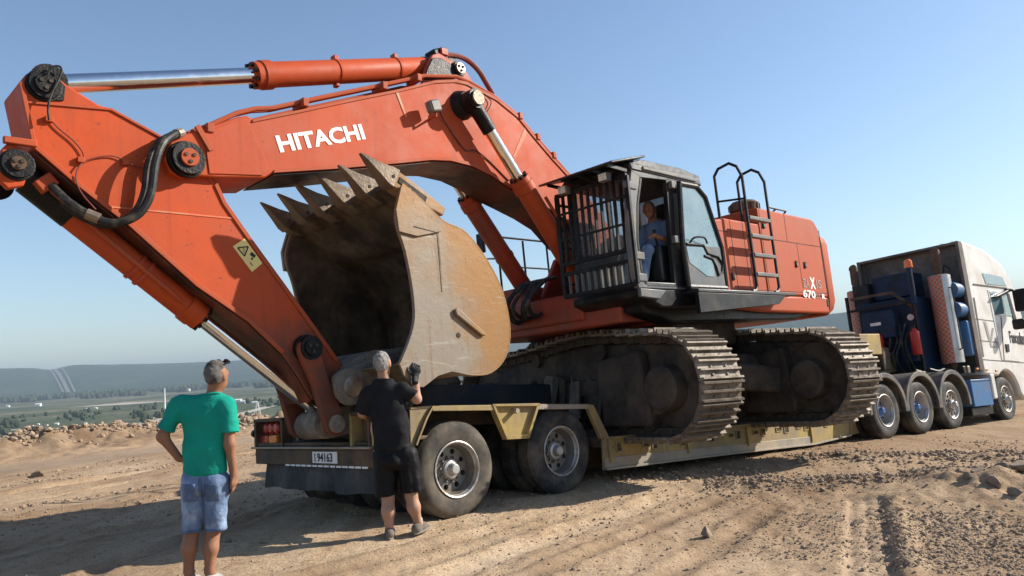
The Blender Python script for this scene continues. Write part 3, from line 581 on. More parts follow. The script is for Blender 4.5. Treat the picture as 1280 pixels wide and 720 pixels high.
# lettering
p0 = H.at(349, 190, BW + .003); p1 = H.at(457, 173, BW + .003); pt = H.at(346, 169, BW + .003)
xd = Vector(p1) - Vector(p0); yd = Vector(pt) - Vector(p0)
L_ = text('HITACHI', 1.0, .034, .003, M['white'], 'lettering', boom, Matrix.Identity(4)); bpy.context.view_layer.update()
w_ = max(v.co.x for v in L_.data.vertices); h_ = max(v.co.y for v in L_.data.vertices)
L_.matrix_basis = plane_matrix(p0, xd, yd) @ Matrix.Diagonal((xd.length / w_, yd.length * .97 / h_, .8, 1))
# work lamp, its bracket and cable
p = H.at(542, 133, BW + .16)
lamp = obj('work_lamp', MB().box(p, (.16, .12, .15), Matrix.Rotation(.3, 3, 'Y')), M['pillar'], boom, .02)
obj('lens', MB().box((p[0] + .085, p[1], p[2] - .02), (.012, .1, .12), Matrix.Rotation(.3, 3, 'Y')), M['clear'], lamp)
obj('bracket', MB().tube([(p[0] - .03, BW, p[2] - .12), (p[0] - .03, p[1], p[2] - .12), (p[0] - .03, p[1], p[2])], .016, 6), M['orange2'], lamp)
obj('cable', MB().tube(smooth_path([H.at(549, 138, BW + .08), H.at(556, 152, BW + .02), H.at(580, 186, BW + .015), H.at(594, 188, BW + .02), H.at(610, 200, BW + .01), H.at(636, 226, BW + .01)]), .008, 5), M['rubber'], boom)
obj('cable', MB().tube(smooth_path([H.at(606, 118, BW + .02), H.at(614, 128, BW + .03), H.at(606, 142, BW + .05), H.at(598, 140, BW + .06)]), .007, 5), M['rubber'], boom)
# pipes and hoses along the boom
def boompipe(y, dz, x0=0):
    pts = [(243, 163), (262, 156), (300, 139), (322, 134), (345, 133), (400, 121), (478, 105), (520, 96), (534, 93), (573, 94), (590, 101), (622, 120), (649, 142), (669, 166), (691, 191), (720, 224)][x0:]
    return MB().tube([(lambda q: (q[0], y, q[2] + dz))(H.at(a, b, BW)) for a, b in pts], .026, 8)
for y, dz in ((BW - .05, .0), (BW - .15, .01), (-BW + .05, 0), (-BW + .15, .01)): obj('hydraulic_pipe', boompipe(y, dz), M['orange2'], boom)
for px, py in ((381, 128), (480, 107), (523, 97), (262, 160), (650, 145), (672, 171), (692, 194)):
    q = H.at(px, py, BW); obj('pipe_clamp', MB().bb(q[0] - .035, q[0] + .035, BW - .21, BW + .03, q[2] - .05, q[2] + .045), M['orange2'], boom, .008)
plate('hose_bracket', [(244, 158), (250, 155), (268, 187), (262, 189)], BW + .002, BW + .03, M['orange2'], boom, .004)
h1 = [H.at(226, 166, BW - .02), H.at(216, 169, BW + .06), H.at(203, 180, BW + .14), H.at(194, 205, BW + .16), H.at(189, 240, BW + .16), H.at(177, 264, BW + .14), H.at(158, 276, BW + .10), H.at(135, 278, BW + .04), H.at(108, 267, AW + .06), H.at(84, 251, AW), H.at(64, 232, AW - .08)]
obj('hydraulic_hose', MB().tube(smooth_path(h1), .038, 10), M['rubber'], boom)
obj('hydraulic_hose', MB().tube(smooth_path([(a, b - .16, c + .02) for a, b, c in h1]), .036, 8), M['rubber'], boom)
for a, b_ in ((h1[0], h1[1]), (h1[8], h1[7])): obj('hose_fitting', MB().cyl(a, Vector(a).lerp(Vector(b_), .6), .048, 10), M['steel'], boom)
# arm cylinder and its bracket on the boom
brk = [(528, 105), (533, 84), (541, 68), (549, 66), (562, 74), (580, 84), (592, 104)]
for y in (.17, -.23): plate('cylinder_bracket', brk, y, y + .06, M['red'], boom, .01)
plate('grease_plate', [(531, 100), (534, 86), (541, 72), (552, 72), (566, 82), (570, 98)], .232, .25, M['grease'], boom, .01)
CA = Vector(H.at(556, 84, 0)); CB = Vector(H.at(57, 106, 0))
def cylinder(name, a, b, frac, rb, rr, head=True, fittings=True, mat='orange', dirs=None, boots=None):
    a = Vector(a); b = Vector(b); c = a.lerp(b, frac); u = (b - a).normalized(); h0 = c - u * rb * 1.5
    o = obj(name, MB().tube([a + u * rb * .6, a + u * rb * 1.0, a + u * rb * 1.4, h0], [rb * .7, rb * .86, rb, rb], 24), M[mat], EX)
    obj('cylinder_head', MB().lathe([(0, rb), (.01, rb * 1.13), (rb * .9, rb * 1.13), (rb * .92, rb * 1.04), (rb * 1.5, rb * 1.04), (rb * 1.55, rb * .72), (rb * 1.75, rb * .7), (rb * 1.75, 0)], h0, u, 24), M[mat], o)
    for k in range(8):
        an = k * math.pi / 4 + .2; s1 = u.cross(Vector((0, 1, 0))).normalized(); s2 = u.cross(s1); q = h0 + u * rb * 1.55 + (s1 * math.cos(an) + s2 * math.sin(an)) * rb * .84
        obj('bolt', MB().cyl(q, q + u * .035, .022, 6), M['grease'], o)
    obj('rod', MB().cyl(c, b - u * rr * .9, rr, 24), M['chrome'], o)
    for e, r in ((a, rb * 1.0), (b, rr * 1.7)): obj('eye', MB().cyl(e - Vector((0, rb * .85, 0)), e + Vector((0, rb * .85, 0)), r, 24), M['grease'], o)
    if fittings:
        for t in (.30, .62):
            q = a.lerp(c, t); obj('clamp_band', MB().lathe([(0, rb), (0, rb * 1.07), (.03, rb * 1.07), (.03, rb)], q, u, 24), M[mat], o)
            obj('clamp_lug', MB().box(q + u * .015 + Vector((0, 0, rb * 1.15)), (.06, .09, .07)), M['red'], o, .006)
            obj('clamp_lug', MB().box(q + u * .015 - Vector((0, 0, rb * 1.15)), (.05, .08, .05)), M['red'], o, .006)
    return o, u
ac, u = cylinder('arm_cylinder', CA, CB, .585, .142, .088)
obj('grease_sleeve', MB().cyl(CA + u * .09, CA + u * .42, .146, 24), M['grease'], ac)
q = Vector(H.at(546, 72, .05)); obj('hose_block', MB().box(q, (.22, .2, .2), Matrix.Rotation(.4, 3, 'Y')), M['grease'], ac, .02)
obj('hose_flange', MB().box(q + Vector((-.04, .1, .05)), (.12, .06, .1)), M['red'], ac, .01)
for dy in (.12, -.02): obj('hydraulic_hose', MB().tube(smooth_path([H.at(551, 70, dy), H.at(565, 69, dy), H.at(582, 74, dy), H.at(597, 87, dy), H.at(609, 106, dy), H.at(616, 118, dy)]), .036, 8), M['redhose'], ac)
pinboss(boom, 572, 87, .23, .11, .05, 'grease', 'steel', .7, 'bracket_pin')
# boom cylinders, one on each side
CY = .53
b0 = H.at(589, 126, CY); b1 = H.at(745, 382, CY)
for s in (1, -1):
    bc, u = cylinder('boom_cylinder', (b1[0], s * CY, b1[2]), (b0[0], s * CY, b0[2]), .645, .135, .078, mat='red' if s < 0 else 'orange', fittings=False)
    top_ = Vector((b0[0], s * CY, b0[2])); obj('grease_sleeve', MB().cyl(top_ - u * .46, top_ - u * .02, .098, 20), M['grease'], bc)
    obj('pin_cap', MB().lathe([(0, .10), (.022, .10), (.028, .096), (.028, 0)], top_ + Vector((0, s * .12, 0)), (0, s, 0), 20), M['tooth'], bc)
    obj('cylinder_pipe', MB().tube([Vector((b1[0], s * CY, b1[2])) + u * .5 + Vector((-.05, s * .17, .1)), Vector((b1[0], s * CY, b1[2])) + u * 1.0 + Vector((-.03, s * .17, .1)), Vector((b1[0], s * CY, b1[2])) + u * 1.75 + Vector((-.05, s * .15, .1))], .024, 7), M['red'], bc)
    q = Vector((b1[0], s * CY, b1[2])) + u * 1.1; obj('clamp_band', MB().lathe([(0, .135), (0, .147), (.05, .147), (.05, .135)], q, u, 20), M['red'], bc)
obj('cylinder_pin', MB().cyl((b0[0], -.56, b0[2]), (b0[0], .56, b0[2]), .085, 16), M['grease'], boom)
for s in (1, -1): obj('pin_boss', MB().lathe([(0, .2), (.08, .17), (.12, .14)], (b0[0], s * BW, b0[2]), (0, s, 0), 24), M['grease'], boom)
# ---- arm
arm_o = [(24, 103), (33, 92), (48, 88), (66, 91), (84, 106), (108, 121), (124, 131), (140, 135), (205, 171), (267, 224), (283, 252), (320, 305), (360, 360), (395, 409), (427, 453), (437, 466), (446, 482), (440, 497), (425, 500), (408, 494), (390, 500), (372, 470), (352, 442), (310, 402), (246, 358), (160, 281), (97, 232), (45, 187), (41, 183)]
arm = obj('arm', MB().prism(H.side(arm_o, AW), -AW, AW), M['orange_low'], EX, .016)
rim = [(24, 103), (41, 183), (45, 187), (97, 232), (160, 281), (246, 358), (310, 402), (352, 442)]
plate('edge_flange', rim + [(x + 5, y - 3) for x, y in rim][::-1], AW + .001, AW + .018, M['orange2'], arm, .004)
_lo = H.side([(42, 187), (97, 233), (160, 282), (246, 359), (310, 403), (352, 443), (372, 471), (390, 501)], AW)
obj('underside_plate', MB().loft([[(x + .004, -AW + .01, z - .004), (x + .004, AW - .012, z - .004), (x + .016, AW - .012, z - .014), (x + .016, -AW + .01, z - .014)] for x, z in _lo]), M['shade_grime'], arm)  # black oil grime of the arm, with its underside shade painted in
rim = [(35, 126), (140, 135), (205, 171), (267, 226)]
plate('edge_flange', rim + [(x - 1, y + 3) for x, y in rim][::-1], AW + .001, AW + .016, M['orange2'], arm, .004)
rim = [(272, 228), (283, 252), (320, 305), (360, 360), (395, 409), (424, 450)]
plate('edge_flange', rim + [(x - 4, y + 3) for x, y in rim][::-1], AW + .001, AW + .016, M['orange2'], arm, .004)
plate('weld_seam', [(133, 257), (292, 272), (292, 274), (133, 259)], AW + .001, AW + .006, M['weld'], arm, 0)
pinboss(arm, 55, 107, AW, .14, .05, 'grease', 'grease', .6)
plate('grease_patch_plate', [(33, 98), (42, 90), (58, 89), (70, 96), (82, 108), (80, 126), (50, 124), (36, 116)], AW + .004, AW + .016, M['grease'], arm, .004)
pinboss(arm, 382, 436, AW + .02, .14, .13, 'grease', 'grease', .62)
# clevis at the bucket cylinder's foot
for y in (AW + .0, -AW - .07): plate('clevis_plate', [(2, 186), (10, 178), (32, 186), (38, 210), (30, 232), (10, 236), (-4, 222)], y + .002, y + .07, M['orange'], arm, .012)
pinboss(arm, 21, 206, AW + .07, .13, .045, 'grease', 'rust', .45)
obj('link_bracket', MB().bb(*(lambda q: (q[0] - .14, q[0] + .1, AW + .07, AW + .12, q[2] + .10, q[2] + .16))(H.at(18, 200, AW))), M['orange2'], arm, .01)
plate('lifting_eye', [(212, 338), (220, 334), (232, 346), (226, 354), (216, 352)], -.02, .02, M['orange2'], arm)
# decal
dq = [H.at(a, b, AW + .003) for a, b in ((291, 308), (306, 298), (328, 329), (315, 340))]
dc = obj('warning_decal', MB().quad(*dq), M['decalyellow'], arm)
A_, B_, C_, D_ = [Vector(v) for v in dq]; uv = lambda s, t: A_.lerp(B_, s).lerp(D_.lerp(C_, s), t) + Vector((0, .003, 0))
tri = [(.22, .42), (.5, .10), (.86, .42)]; tri = [(.2, .12), (.85, .28), (.25, .46)]
for i in range(3): 
    a, b_ = uv(*tri[i]), uv(*tri[(i + 1) % 3]); obj('triangle_line', MB().beam(a, b_, .012, .002, (0, 1, 0)), M['ink'], dc)
obj('symbol', MB().beam(uv(.42, .28), uv(.5, .3), .05, .002, (0, 1, 0)), M['decalgrey'], dc)
obj('symbol', MB().beam(uv(.72, .5), uv(.82, .68), .035, .002, (0, 1, 0)), M['ink'], dc); obj('symbol', MB().beam(uv(.5, .68), uv(.62, .66), .02, .002, (0, 1, 0)), M['ink'], dc); obj('symbol', MB().beam(uv(.3, .72), uv(.3, .86), .015, .002, (0, 1, 0)), M['decalgrey'], dc)
# small pipes and wires on the arm
wire = lambda pts, y, r=.007, mat='redhose': obj('grease_line', MB().tube(smooth_path([H.at(a, b, y) for a, b in pts], 5), r, 5), M[mat], arm)
wire([(59, 92), (66, 84), (74, 83), (77, 89), (72, 102), (64, 118), (60, 135), (61, 150)], AW + .09, .010, 'rubber')
wire([(62, 148), (74, 161), (92, 176), (103, 190), (105, 200), (103, 205)], AW + .02); wire([(103, 203), (120, 197), (140, 195), (155, 200), (165, 206), (187, 213)], AW + .02)
wire([(103, 203), (96, 214), (96, 228), (104, 244), (120, 262)], AW + .03)
for a, b_ in ((61, 149), (101, 200), (157, 203)): q = H.at(a, b_, AW + .02); obj('line_clip', MB().box(q, (.06, .04, .05)), M['orange2'], arm, .005)
# bucket cylinder
bk0 = H.at(20, 214, 0); bk1 = H.at(414, 528, 0)
bkc, u = cylinder('bucket_cylinder', bk0, bk1, .525, .125, .07, mat='orange', fittings=False)
obj('grease_sleeve', MB().cyl(Vector(bk0) + u * .1, Vector(bk0) + u * .55, .13, 20), M['grease'], bkc)
for y in (.1, -.06): obj('cylinder_pipe', MB().tube([H.at(57, 229, y + .0), H.at(66, 240, y + .04), H.at(140, 304, y + .04), H.at(215, 366, y + .04), H.at(232, 382, y)], .022, 7), M['orange2'], bkc)
q = Vector(bk0).lerp(Vector(bk1), .31)
for t in (.32, .345): obj('clamp_band', MB().lathe([(0, .125), (0, .14), (.03, .14), (.03, .125)], Vector(bk0).lerp(Vector(bk1), t), u, 20), M['red'], bkc)
q = Vector(H.at(56, 230, .12)); obj('hose_flange', MB().box(q, (.16, .14, .12), Matrix.Rotation(.7, 3, 'Y')), M['orange2'], bkc, .012)
# side links and bucket link
def link(name, a, b, y, th, r0, r1, mat, neck=.75):
    a = Vector((a[0], 0, a[2])); b = Vector((b[0], 0, b[2])); u = (b - a).normalized(); s = Vector((-u.z, 0, u.x)); pr = []
    for k in range(9): an = math.pi * (k / 8) + math.pi / 2; d = u * math.cos(an) + s * math.sin(an); pr.append(a + d * r0)
    m1 = a.lerp(b, .45); pr.append(m1 - s * r1 * neck)
    for k in range(9): an = math.pi * (k / 8) - math.pi / 2; d = u * math.cos(an) + s * math.sin(an); pr.append(b + d * r1)
    pr.append(m1 + s * r1 * neck)
    return obj(name, MB().prism([(p.x, p.z) for p in pr], y, y + th), M[mat], EX, .012)
la = H.at(384, 437, AW + .08); lb = H.at(417, 530, AW + .08)
for y in (AW + .05, -AW - .13):
    lk = link('side_link', la, lb, y, .08, .12, .125, 'orange_low')
obj('link_pin', MB().cyl((lb[0], -AW - .2, lb[2]), (lb[0], AW + .17, lb[2]), .085, 20), M['steel'], EX, .01)
obj('link_pin_collar', MB().lathe([(0, .095), (.03, .095), (.04, .08), (.04, 0)], (lb[0], AW + .135, lb[2]), (0, 1, 0), 20), M['mudgrey'], EX)
for y, r in ((-.17, .12), (-.02, .14), (.12, .12)): obj('rod_eye', MB().cyl((lb[0], y - .06, lb[2]), (lb[0], y + .06, lb[2]), r, 20), M['mudgrey'], EX, .015)
# ---- bucket
BKW = 1.15
sh = H.side([(503, 228), (530, 252), (556, 278), (583, 292), (611, 330), (628, 366), (637, 410), (632, 444), (614, 464), (590, 467), (565, 462), (530, 462), (499, 456)], BKW)
sh = [(p.x, p.z) for p in smooth_path([(a, 0, b) for a, b in sh], 4)]
bucket = thing_part = obj('bucket', MB(), M['bucket'], EX) if False else None
cx = sum(p[0] for p in sh) / len(sh); cz = sum(p[1] for p in sh) / len(sh) + .1
def inset(p, d):
    v = np.array([cx - p[0], cz - p[1]]); v = v / np.linalg.norm(v); return (p[0] + v[0] * d, p[1] + v[1] * d)
outer = sh; inner = [inset(p, .055) for p in sh]
bucket = obj('bucket', MB().prism(outer + [inset(p, .022) for p in sh][::-1], -BKW, BKW), M['bucket_rust'], EX, 0, 40)
obj('bucket_lining', MB().prism([inset(p, .024) for p in sh] + inner[::-1], -BKW + .045, BKW - .045), M['bucket_in'], bucket, 0, 40)
mouth = H.side([(499, 456), (509, 432), (516, 410), (518, 388), (514, 352), (506, 312), (497, 284), (495, 262), (503, 228)], BKW)
mouth = [(p.x, p.z) for p in smooth_path([(a, 0, b) for a, b in mouth], 3)]
full = sh[:-1] + H.side([(530, 476), (522, 483), (510, 474)], BKW)[:0] + mouth[:-1]
for y in (BKW - .062, -BKW + .0455): obj('side_lining', MB().prism([inset(p, .03) for p in full], y, y + .0165), M['bucket_in'], bucket)
for y in (BKW - .045, -BKW): sp = obj('side_plate', MB().prism([inset(p, .004) for p in full], y + .0005, y + .0445), M['bucket_rust'], bucket, .006)
for s in (1, -1):
    y0 = BKW + .001 if s > 0 else -BKW - .05
    obj('side_cutter', MB().prism(H.side([(497, 290), (493, 262), (500, 232), (512, 236), (522, 268), (548, 282), (550, 290), (520, 296)], BKW), y0, y0 + .025 if s > 0 else y0 + .049), M['bucket_rust'], bucket, .006)
    obj('ear_lobe', MB().prism(H.side([(570, 463), (548, 470), (530, 484), (518, 484), (505, 470), (500, 456), (530, 450), (560, 455)], BKW), y0 - (.03 if s > 0 else 0), y0 + (0 if s > 0 else .04)), M['bucket_rust'], bucket, .006)
    obj('wear_strip', MB().prism(H.side([(566, 387), (570, 385), (601, 414), (605, 420), (600, 420), (568, 394)], BKW), y0 + (.0 if s > 0 else 0), y0 + .04), M['bucket_rust'], bucket, .012)
    obj('weld_seam', MB().prism(H.side([(546, 290), (547.5, 290), (551, 330), (553, 365), (552, 365), (549.5, 332)], BKW), y0, y0 + .003), M['mudgrey'], bucket)
    obj('seam_crack', MB().prism(H.side([(515, 283), (545, 291), (545, 292), (515, 284.5)], BKW), y0 + .0255, y0 + .027), M['under'], bucket)
    0 and obj('weld_seam', MB().prism(H.side([(548, 329), (568, 342), (586, 362), (585, 364), (567, 345), (547, 331)], BKW), y0, y0 + .006), M['under'], bucket)
q_ = H.at(573, 419, BKW); obj('drain_hole', MB().lathe([(0, .03), (.004, .03), (.004, 0)], (q_[0], BKW, q_[2]), (0, 1, 0), 14), M['under'], bucket)
# wear bands round the shell
ang_o = [inset(p, -.022) for p in sh[2:-6]]
for y in (-BKW, BKW - .12): obj('shell_band', MB().prism(ang_o + [inset(p, -.001) for p in sh[2:-6]][::-1], y, y + .12), M['bucket_rust'], bucket, .004, 40)
# lip, adapters and teeth
lip = Vector((sh[0][0], 0, sh[0][1])); tipv = Vector(H.at(465, 192, BKW - .06)); tb = Vector(H.at(507, 223, BKW - .06)); td = Vector((tipv.x - tb.x, 0, tipv.z - tb.z)); TL = td.length; td.normalize(); tn = Vector((-td.z, 0, td.x))
if tn.x < 0: tn = -tn
back = -td
obj('lip_plate', MB().prism([tuple((lip + tn * .03 - td * -.05)[i] for i in (0, 2)), tuple((lip - tn * .045 + td * .05)[i] for i in (0, 2)), tuple((lip - tn * .045 - td * .35)[i] for i in (0, 2)), tuple((lip + tn * .03 - td * .35)[i] for i in (0, 2))], -BKW + .002, BKW - .002), M['bucket_in'], bucket, .01)
for k in range(6):
    y = -BKW + .09 + k * (2 * BKW - .18) / 5; c = lip + Vector((0, y, 0)); wd = .082
    def ring(t, w, h, off=0): return [c + td * t + tn * (j * h + off) + Vector((0, i * w, 0)) for i, j in ((-1, -1), (1, -1), (1, 1), (-1, 1))]
    ad = obj('adapter', MB().loft([ring(-.62 if k == 5 else -.16, wd, .05, .0 if k != 5 else -.02), ring(-.10, wd, .10), ring(.06, wd * .95, .10), ring(.14, wd * .7, .07)]), M['tooth'] if k != 5 else M['bucket_rust'], bucket, .012)
    sc_ = random.uniform(.92, 1.06); w1 = random.uniform(.42, .6)
    to = obj('tooth', MB().loft([ring(.07, wd * 1.08, .112), ring(.15, wd * 1.04, .102), ring(.07 + TL * .45, wd * .78, .060, -.012), ring(.03 + TL * .85 * sc_, wd * w1, .024, -.03), ring(.05 + TL * sc_, wd * w1 * .4, .006, -.04)]), M['tooth'], bucket, .01)
    obj('tooth_pin', MB().cyl(c + td * .12 + Vector((0, -wd * 1.12, 0)), c + td * .12 + Vector((0, wd * 1.12, 0)), .02, 8), M['under'], to)
# hinge ears, caked in grey mud
pe = H.at(437, 483, .48); pc = H.at(480, 517, .48)
for y in (.34, -.48):
    er = H.side([(421, 470), (430, 462), (445, 456), (462, 450), (500, 445), (530, 452), (535, 468), (505, 492), (500, 512), (480, 526), (462, 516), (458, 500), (440, 505), (424, 496)], .48)
    e = obj('hinge_ear', MB().prism(er, y, y + .14), M['mudgrey'], bucket, .03)
    obj('ear_boss', MB().lathe([(0, .20), (.03, .19), (.05, .15)], (pe[0], y + .14 if y > 0 else y, pe[2]), (0, 1 if y > 0 else -1, 0), 22), M['mudgrey'], e)
    obj('pin_cap', MB().lathe([(.05, .115), (.075, .11), (.085, .08), (.085, 0)], (pe[0], y + .14 if y > 0 else y, pe[2]), (0, 1 if y > 0 else -1, 0), 20), M['steel'], e)
obj('hinge_tube', MB().tube([H.at(470, 452, -.46), H.at(470, 452, .46)], .13, 16), M['mudgrey'], bucket)
obj('hinge_pin', MB().cyl((pe[0], -.5, pe[2]), (pe[0], .5, pe[2]), .10, 18), M['mudgrey'], bucket)
link('bucket_link', (lb[0], 0, lb[2]), (pc[0], 0, pc[2]), -.2, .4, .15, .17, 'mudgrey', .9)
obj('mud_cake', MB().prism(H.side([(425, 462), (440, 448), (455, 440), (470, 438), (495, 436), (512, 432), (500, 452), (470, 458)], .3), -.42, .40), M['mudgrey'], bucket, .05)

# ---- upper works
SY = 1.80
hs = obj('house_frame', MB().bb(-3.2, 2.35, -1.55, 1.35, 2.0, 2.33), M['red'], EX, .03)
obj('belly_plate', MB().prism([(2.3, 2.3), (-3.1, 2.3), (-3.1, 2.08), (-2.2, 1.97), (1.6, 1.95), (2.3, 2.1)], 1.36, SY - .12), M['black'], hs, .03)
obj('under_guard', MB().bb(-1.0, .85, -1.8, 1.2, 1.62, 2.02), M['under'], hs, .06)
obj('slew_ring', MB().lathe([(0, .95), (.12, .98), (.30, .98)], (0, 0, 1.72), (0, 0, 1), 36), M['under'], hs)
sd = lambda name, pts, y0, y1, mat, parent, bev=.03: obj(name, MB().prism(pts, y0, y1), M[mat], parent, bev)
tank = sd('side_housing', [(-1.06, 2.36), (.55, 2.36), (.55, 3.44), (.05, 3.52), (-1.06, 3.52)], .95, SY, 'orange2', EX)
XB = H.at(1030, 335, SY)[0]
sd('lower_side', [(XB, 2.355), (.3, 2.355), (.3, 2.12), (-.9, 2.06), (XB, 2.05)], SY - .11, SY - .004, 'orange2', EX, .04) if False else None
hood = sd('engine_hood', [(-1.07, 2.36), (XB, 2.36), (XB, 3.62), (XB + .14, 3.76), (XB + .28, 3.80), (-1.07, 3.80)], -1.75, SY, 'orange2', EX)
cw = obj('counterweight', MB(), M['orange2'], EX) if False else None
rings = []
for z, d in ((2.04, .16), (2.14, .05), (2.3, 0), (3.35, 0), (3.46, .03), (3.52, .10)):
    pl = [(XB - .02, SY - d * .3)] + [(XB - .2 + d * .2 - .62 * math.sin(a) + d * math.sin(a), (SY + .03 - d) * math.cos(a)) for a in np.linspace(.0, math.pi, 15)] + [(XB - .02, -SY + d * .3)]
    rings.append([(x, y, z) for x, y in pl])
cw = obj('counterweight', MB().loft(rings), M['orange2'], EX, .02, 40)
obj('tie_down_slot', MB().bb(XB + .02, XB + .10, SY - .03, SY + .005, 2.18, 2.32), M['under'], cw, .01)
sd('lower_side', [(XB, 2.355), (.3, 2.355), (.3, 2.14), (-.9, 2.08), (XB, 2.06)], SY - .115, SY - .004, 'orange2', EX, .04)
# doors, seams and latches on the side
seam = lambda par, x0, x1, z0, z1, y=SY: obj('door_gap', MB().bb(x0, x1, y - .004, y + .003, z0, z1), M['under'], par)
seam(hood, XB + .02, -1.12, 3.285, 3.297); seam(hood, -2.06, -2.05, 3.297, 3.78); seam(hood, -2.42, -2.41, 2.5, 3.285); seam(hood, -1.14, -1.13, 2.42, 3.78); seam(hood, XB - .012, XB + .008, 2.42, 3.6); seam(hood, XB + .02, -1.14, 2.42, 2.43)
seam(tank, -.10, -.088, 2.42, 3.5); seam(tank, -.5, -.49, 2.42, 3.5); seam(tank, -1.05, -.1, 2.42, 2.43); seam(tank, .0, .5, 3.30, 3.31)
for par, x, z in ((hood, -2.27, 2.92), (hood, -2.62, 2.92), (hood, -1.22, 3.52), (tank, .03, 2.62)):
    l = obj('latch', MB().bb(x - .04, x + .04, SY + .001, SY + .02, z - .06, z + .05), M['under'], par, .006); obj('latch_plate', MB().bb(x - .02, x + .035, SY + .02, SY + .03, z - .05, z - .0), M['pillar'], l, .004)
def htext(s, px0, px1, pyb, pyt, mat, par, y=SY + .004, bold=.03, pyb1=None):
    a = Vector(H.at(px0, pyb, y)); b_ = Vector(H.at(px1, pyb1 or pyb, y)); c_ = Vector(H.at(px0, pyt, y)); o = text(s, 1, bold, .002, M[mat], 'lettering', par, Matrix.Identity(4))
    xs_ = [v.co.x for v in o.data.vertices]; ys_ = [v.co.y for v in o.data.vertices]
    o.matrix_basis = plane_matrix(a, (b_ - a), (0, 0, 1)) @ Matrix.Diagonal(((b_ - a).length / (max(xs_) - min(xs_)), abs(c_.z - a.z) / (max(ys_) - min(ys_)), 1, 1)) @ Matrix.Translation((-min(xs_), -min(ys_), 0))
htext('ZA', 1004.5, 1012, 359, 348, 'decalgrey', hood, bold=.02, pyb1=360); htext('X', 1013.5, 1020, 361, 346.5, 'white', hood, pyb1=361.5); htext('IS', 1021, 1027.5, 360.5, 349.5, 'decalgrey', hood, bold=.02, pyb1=361)
htext('670', 1004.5, 1020, 371.5, 361.5, 'white', hood, pyb1=373.5); htext('LC', 1021, 1027, 372.5, 366.5, 'decalgrey', hood, bold=.02, pyb1=373); htext('R', 1028, 1032, 373.5, 367.5, 'white', hood, pyb1=374)
# walkway and its brackets
wk = obj('walkway', MB().bb(-1.38, 1.62, SY - .02, 2.12, 2.30, 2.345), M['cabgrey'], EX, .008)
obj('walkway_skirt', MB().prism([(1.62, 2.295), (-1.0, 2.295), (-.75, 2.16), (1.62, 2.02)], 2.05, 2.11), M['black'], wk, .006)
for k in range(24): obj('grip_dimple', MB().lathe([(0, .03), (.012, .022), (.012, 0)], (1.5 - k * .115, 2.02 - (k % 2) * .1, 2.345), (0, 0, 1), 8), M['pillar'], wk)
# ladder and handrails
RY, RI = 2.03, 1.58
LX = (-.24, -.98)
for x in LX:
    pts = [(x + .16, RY, 2.36), (x + .06, RY, 2.37), (x, RY, 2.44), (x, RY, 4.15), (x + .02, RY - .06, 4.32), (x + .02, RY - .18, 4.40), (x + .02, RI + .08, 4.36), (x + .02, RI, 4.26), (x + .02, RI, 3.5)]
    obj('handrail', MB().tube(pts, .024, 8), M['black'], EX)
obj('handrail_bar', MB().tube([(LX[0] + .02, RI, 3.85), (LX[0], RY, 3.80)], .018, 6), M['black'], EX)
for z in (2.62, 2.92, 3.22, 3.50): obj('ladder_rung', MB().bb(LX[1] + .02, LX[0] - .02, RY - .06, RY + .03, z - .025, z + .03), M['pillar'], EX, .006)
# pre-cleaner, rails and exhaust on the hood
pcx, pcy = -1.75, 1.25
obj('pre_cleaner', MB().lathe([(0, .14), (.09, .14), (.10, .20), (.12, .25), (.24, .26), (.27, .22), (.29, .20), (.30, 0)], (pcx, pcy, 3.80), (0, 0, 1), 24), M['rust'], EX)
for k in range(12): a = k * math.pi / 6; obj('vane', MB().box((pcx + .262 * math.cos(a), pcy + .262 * math.sin(a), 3.98), (.012, .05, .10), Matrix.Rotation(a, 3, 'Z')), M['brown'], EX)
obj('hood_rail', MB().tube([(-2.1, 1.5, 3.80), (-2.15, 1.5, 3.98), (-2.85, 1.5, 3.98), (-2.9, 1.4, 3.9), (-2.9, 1.3, 3.79)], .018, 7), M['black'], EX); obj('hood_rail', MB().tube([(-2.45, 1.5, 3.98), (-2.48, 1.2, 3.80)], .016, 6), M['black'], EX)
# right-hand front: tank box, rail, mirror
rt = obj('tool_box', MB().bb(.35, 2.05, -1.85, -.62, 2.1, 2.80), M['red'], EX, .03)
seam(rt, 1.1, 1.11, 2.15, 2.76, -.62); seam(rt, .4, 2.0, 2.68, 2.69, -.62)
obj('deck_box', MB().bb(-.4, .55, -1.5, -.5, 2.3, 3.15), M['red'], EX, .03)
ry = -1.75
for px in (1.38, .75, .12): obj('rail_post', MB().tube([(px, ry, 2.78), (px, ry, 3.83)], .020, 6), M['black'], EX)
obj('rail_bar', MB().tube([(1.38, ry, 2.95), (1.38, ry, 3.80), (1.3, ry, 3.86), (.2, ry, 3.86), (.12, ry, 3.8)], .02, 6), M['black'], EX); obj('rail_bar', MB().tube([(1.38, ry, 3.35), (.12, ry, 3.35)], .016, 6), M['black'], EX)
mr = obj('mirror', MB().box((1.78, ry, 3.72), (.05, .18, .34)), M['black'], EX, .02); obj('mirror_arm', MB().tube([(1.78, ry, 3.55), (1.7, ry, 3.46), (1.38, ry, 3.48)], .018, 6), M['black'], mr)
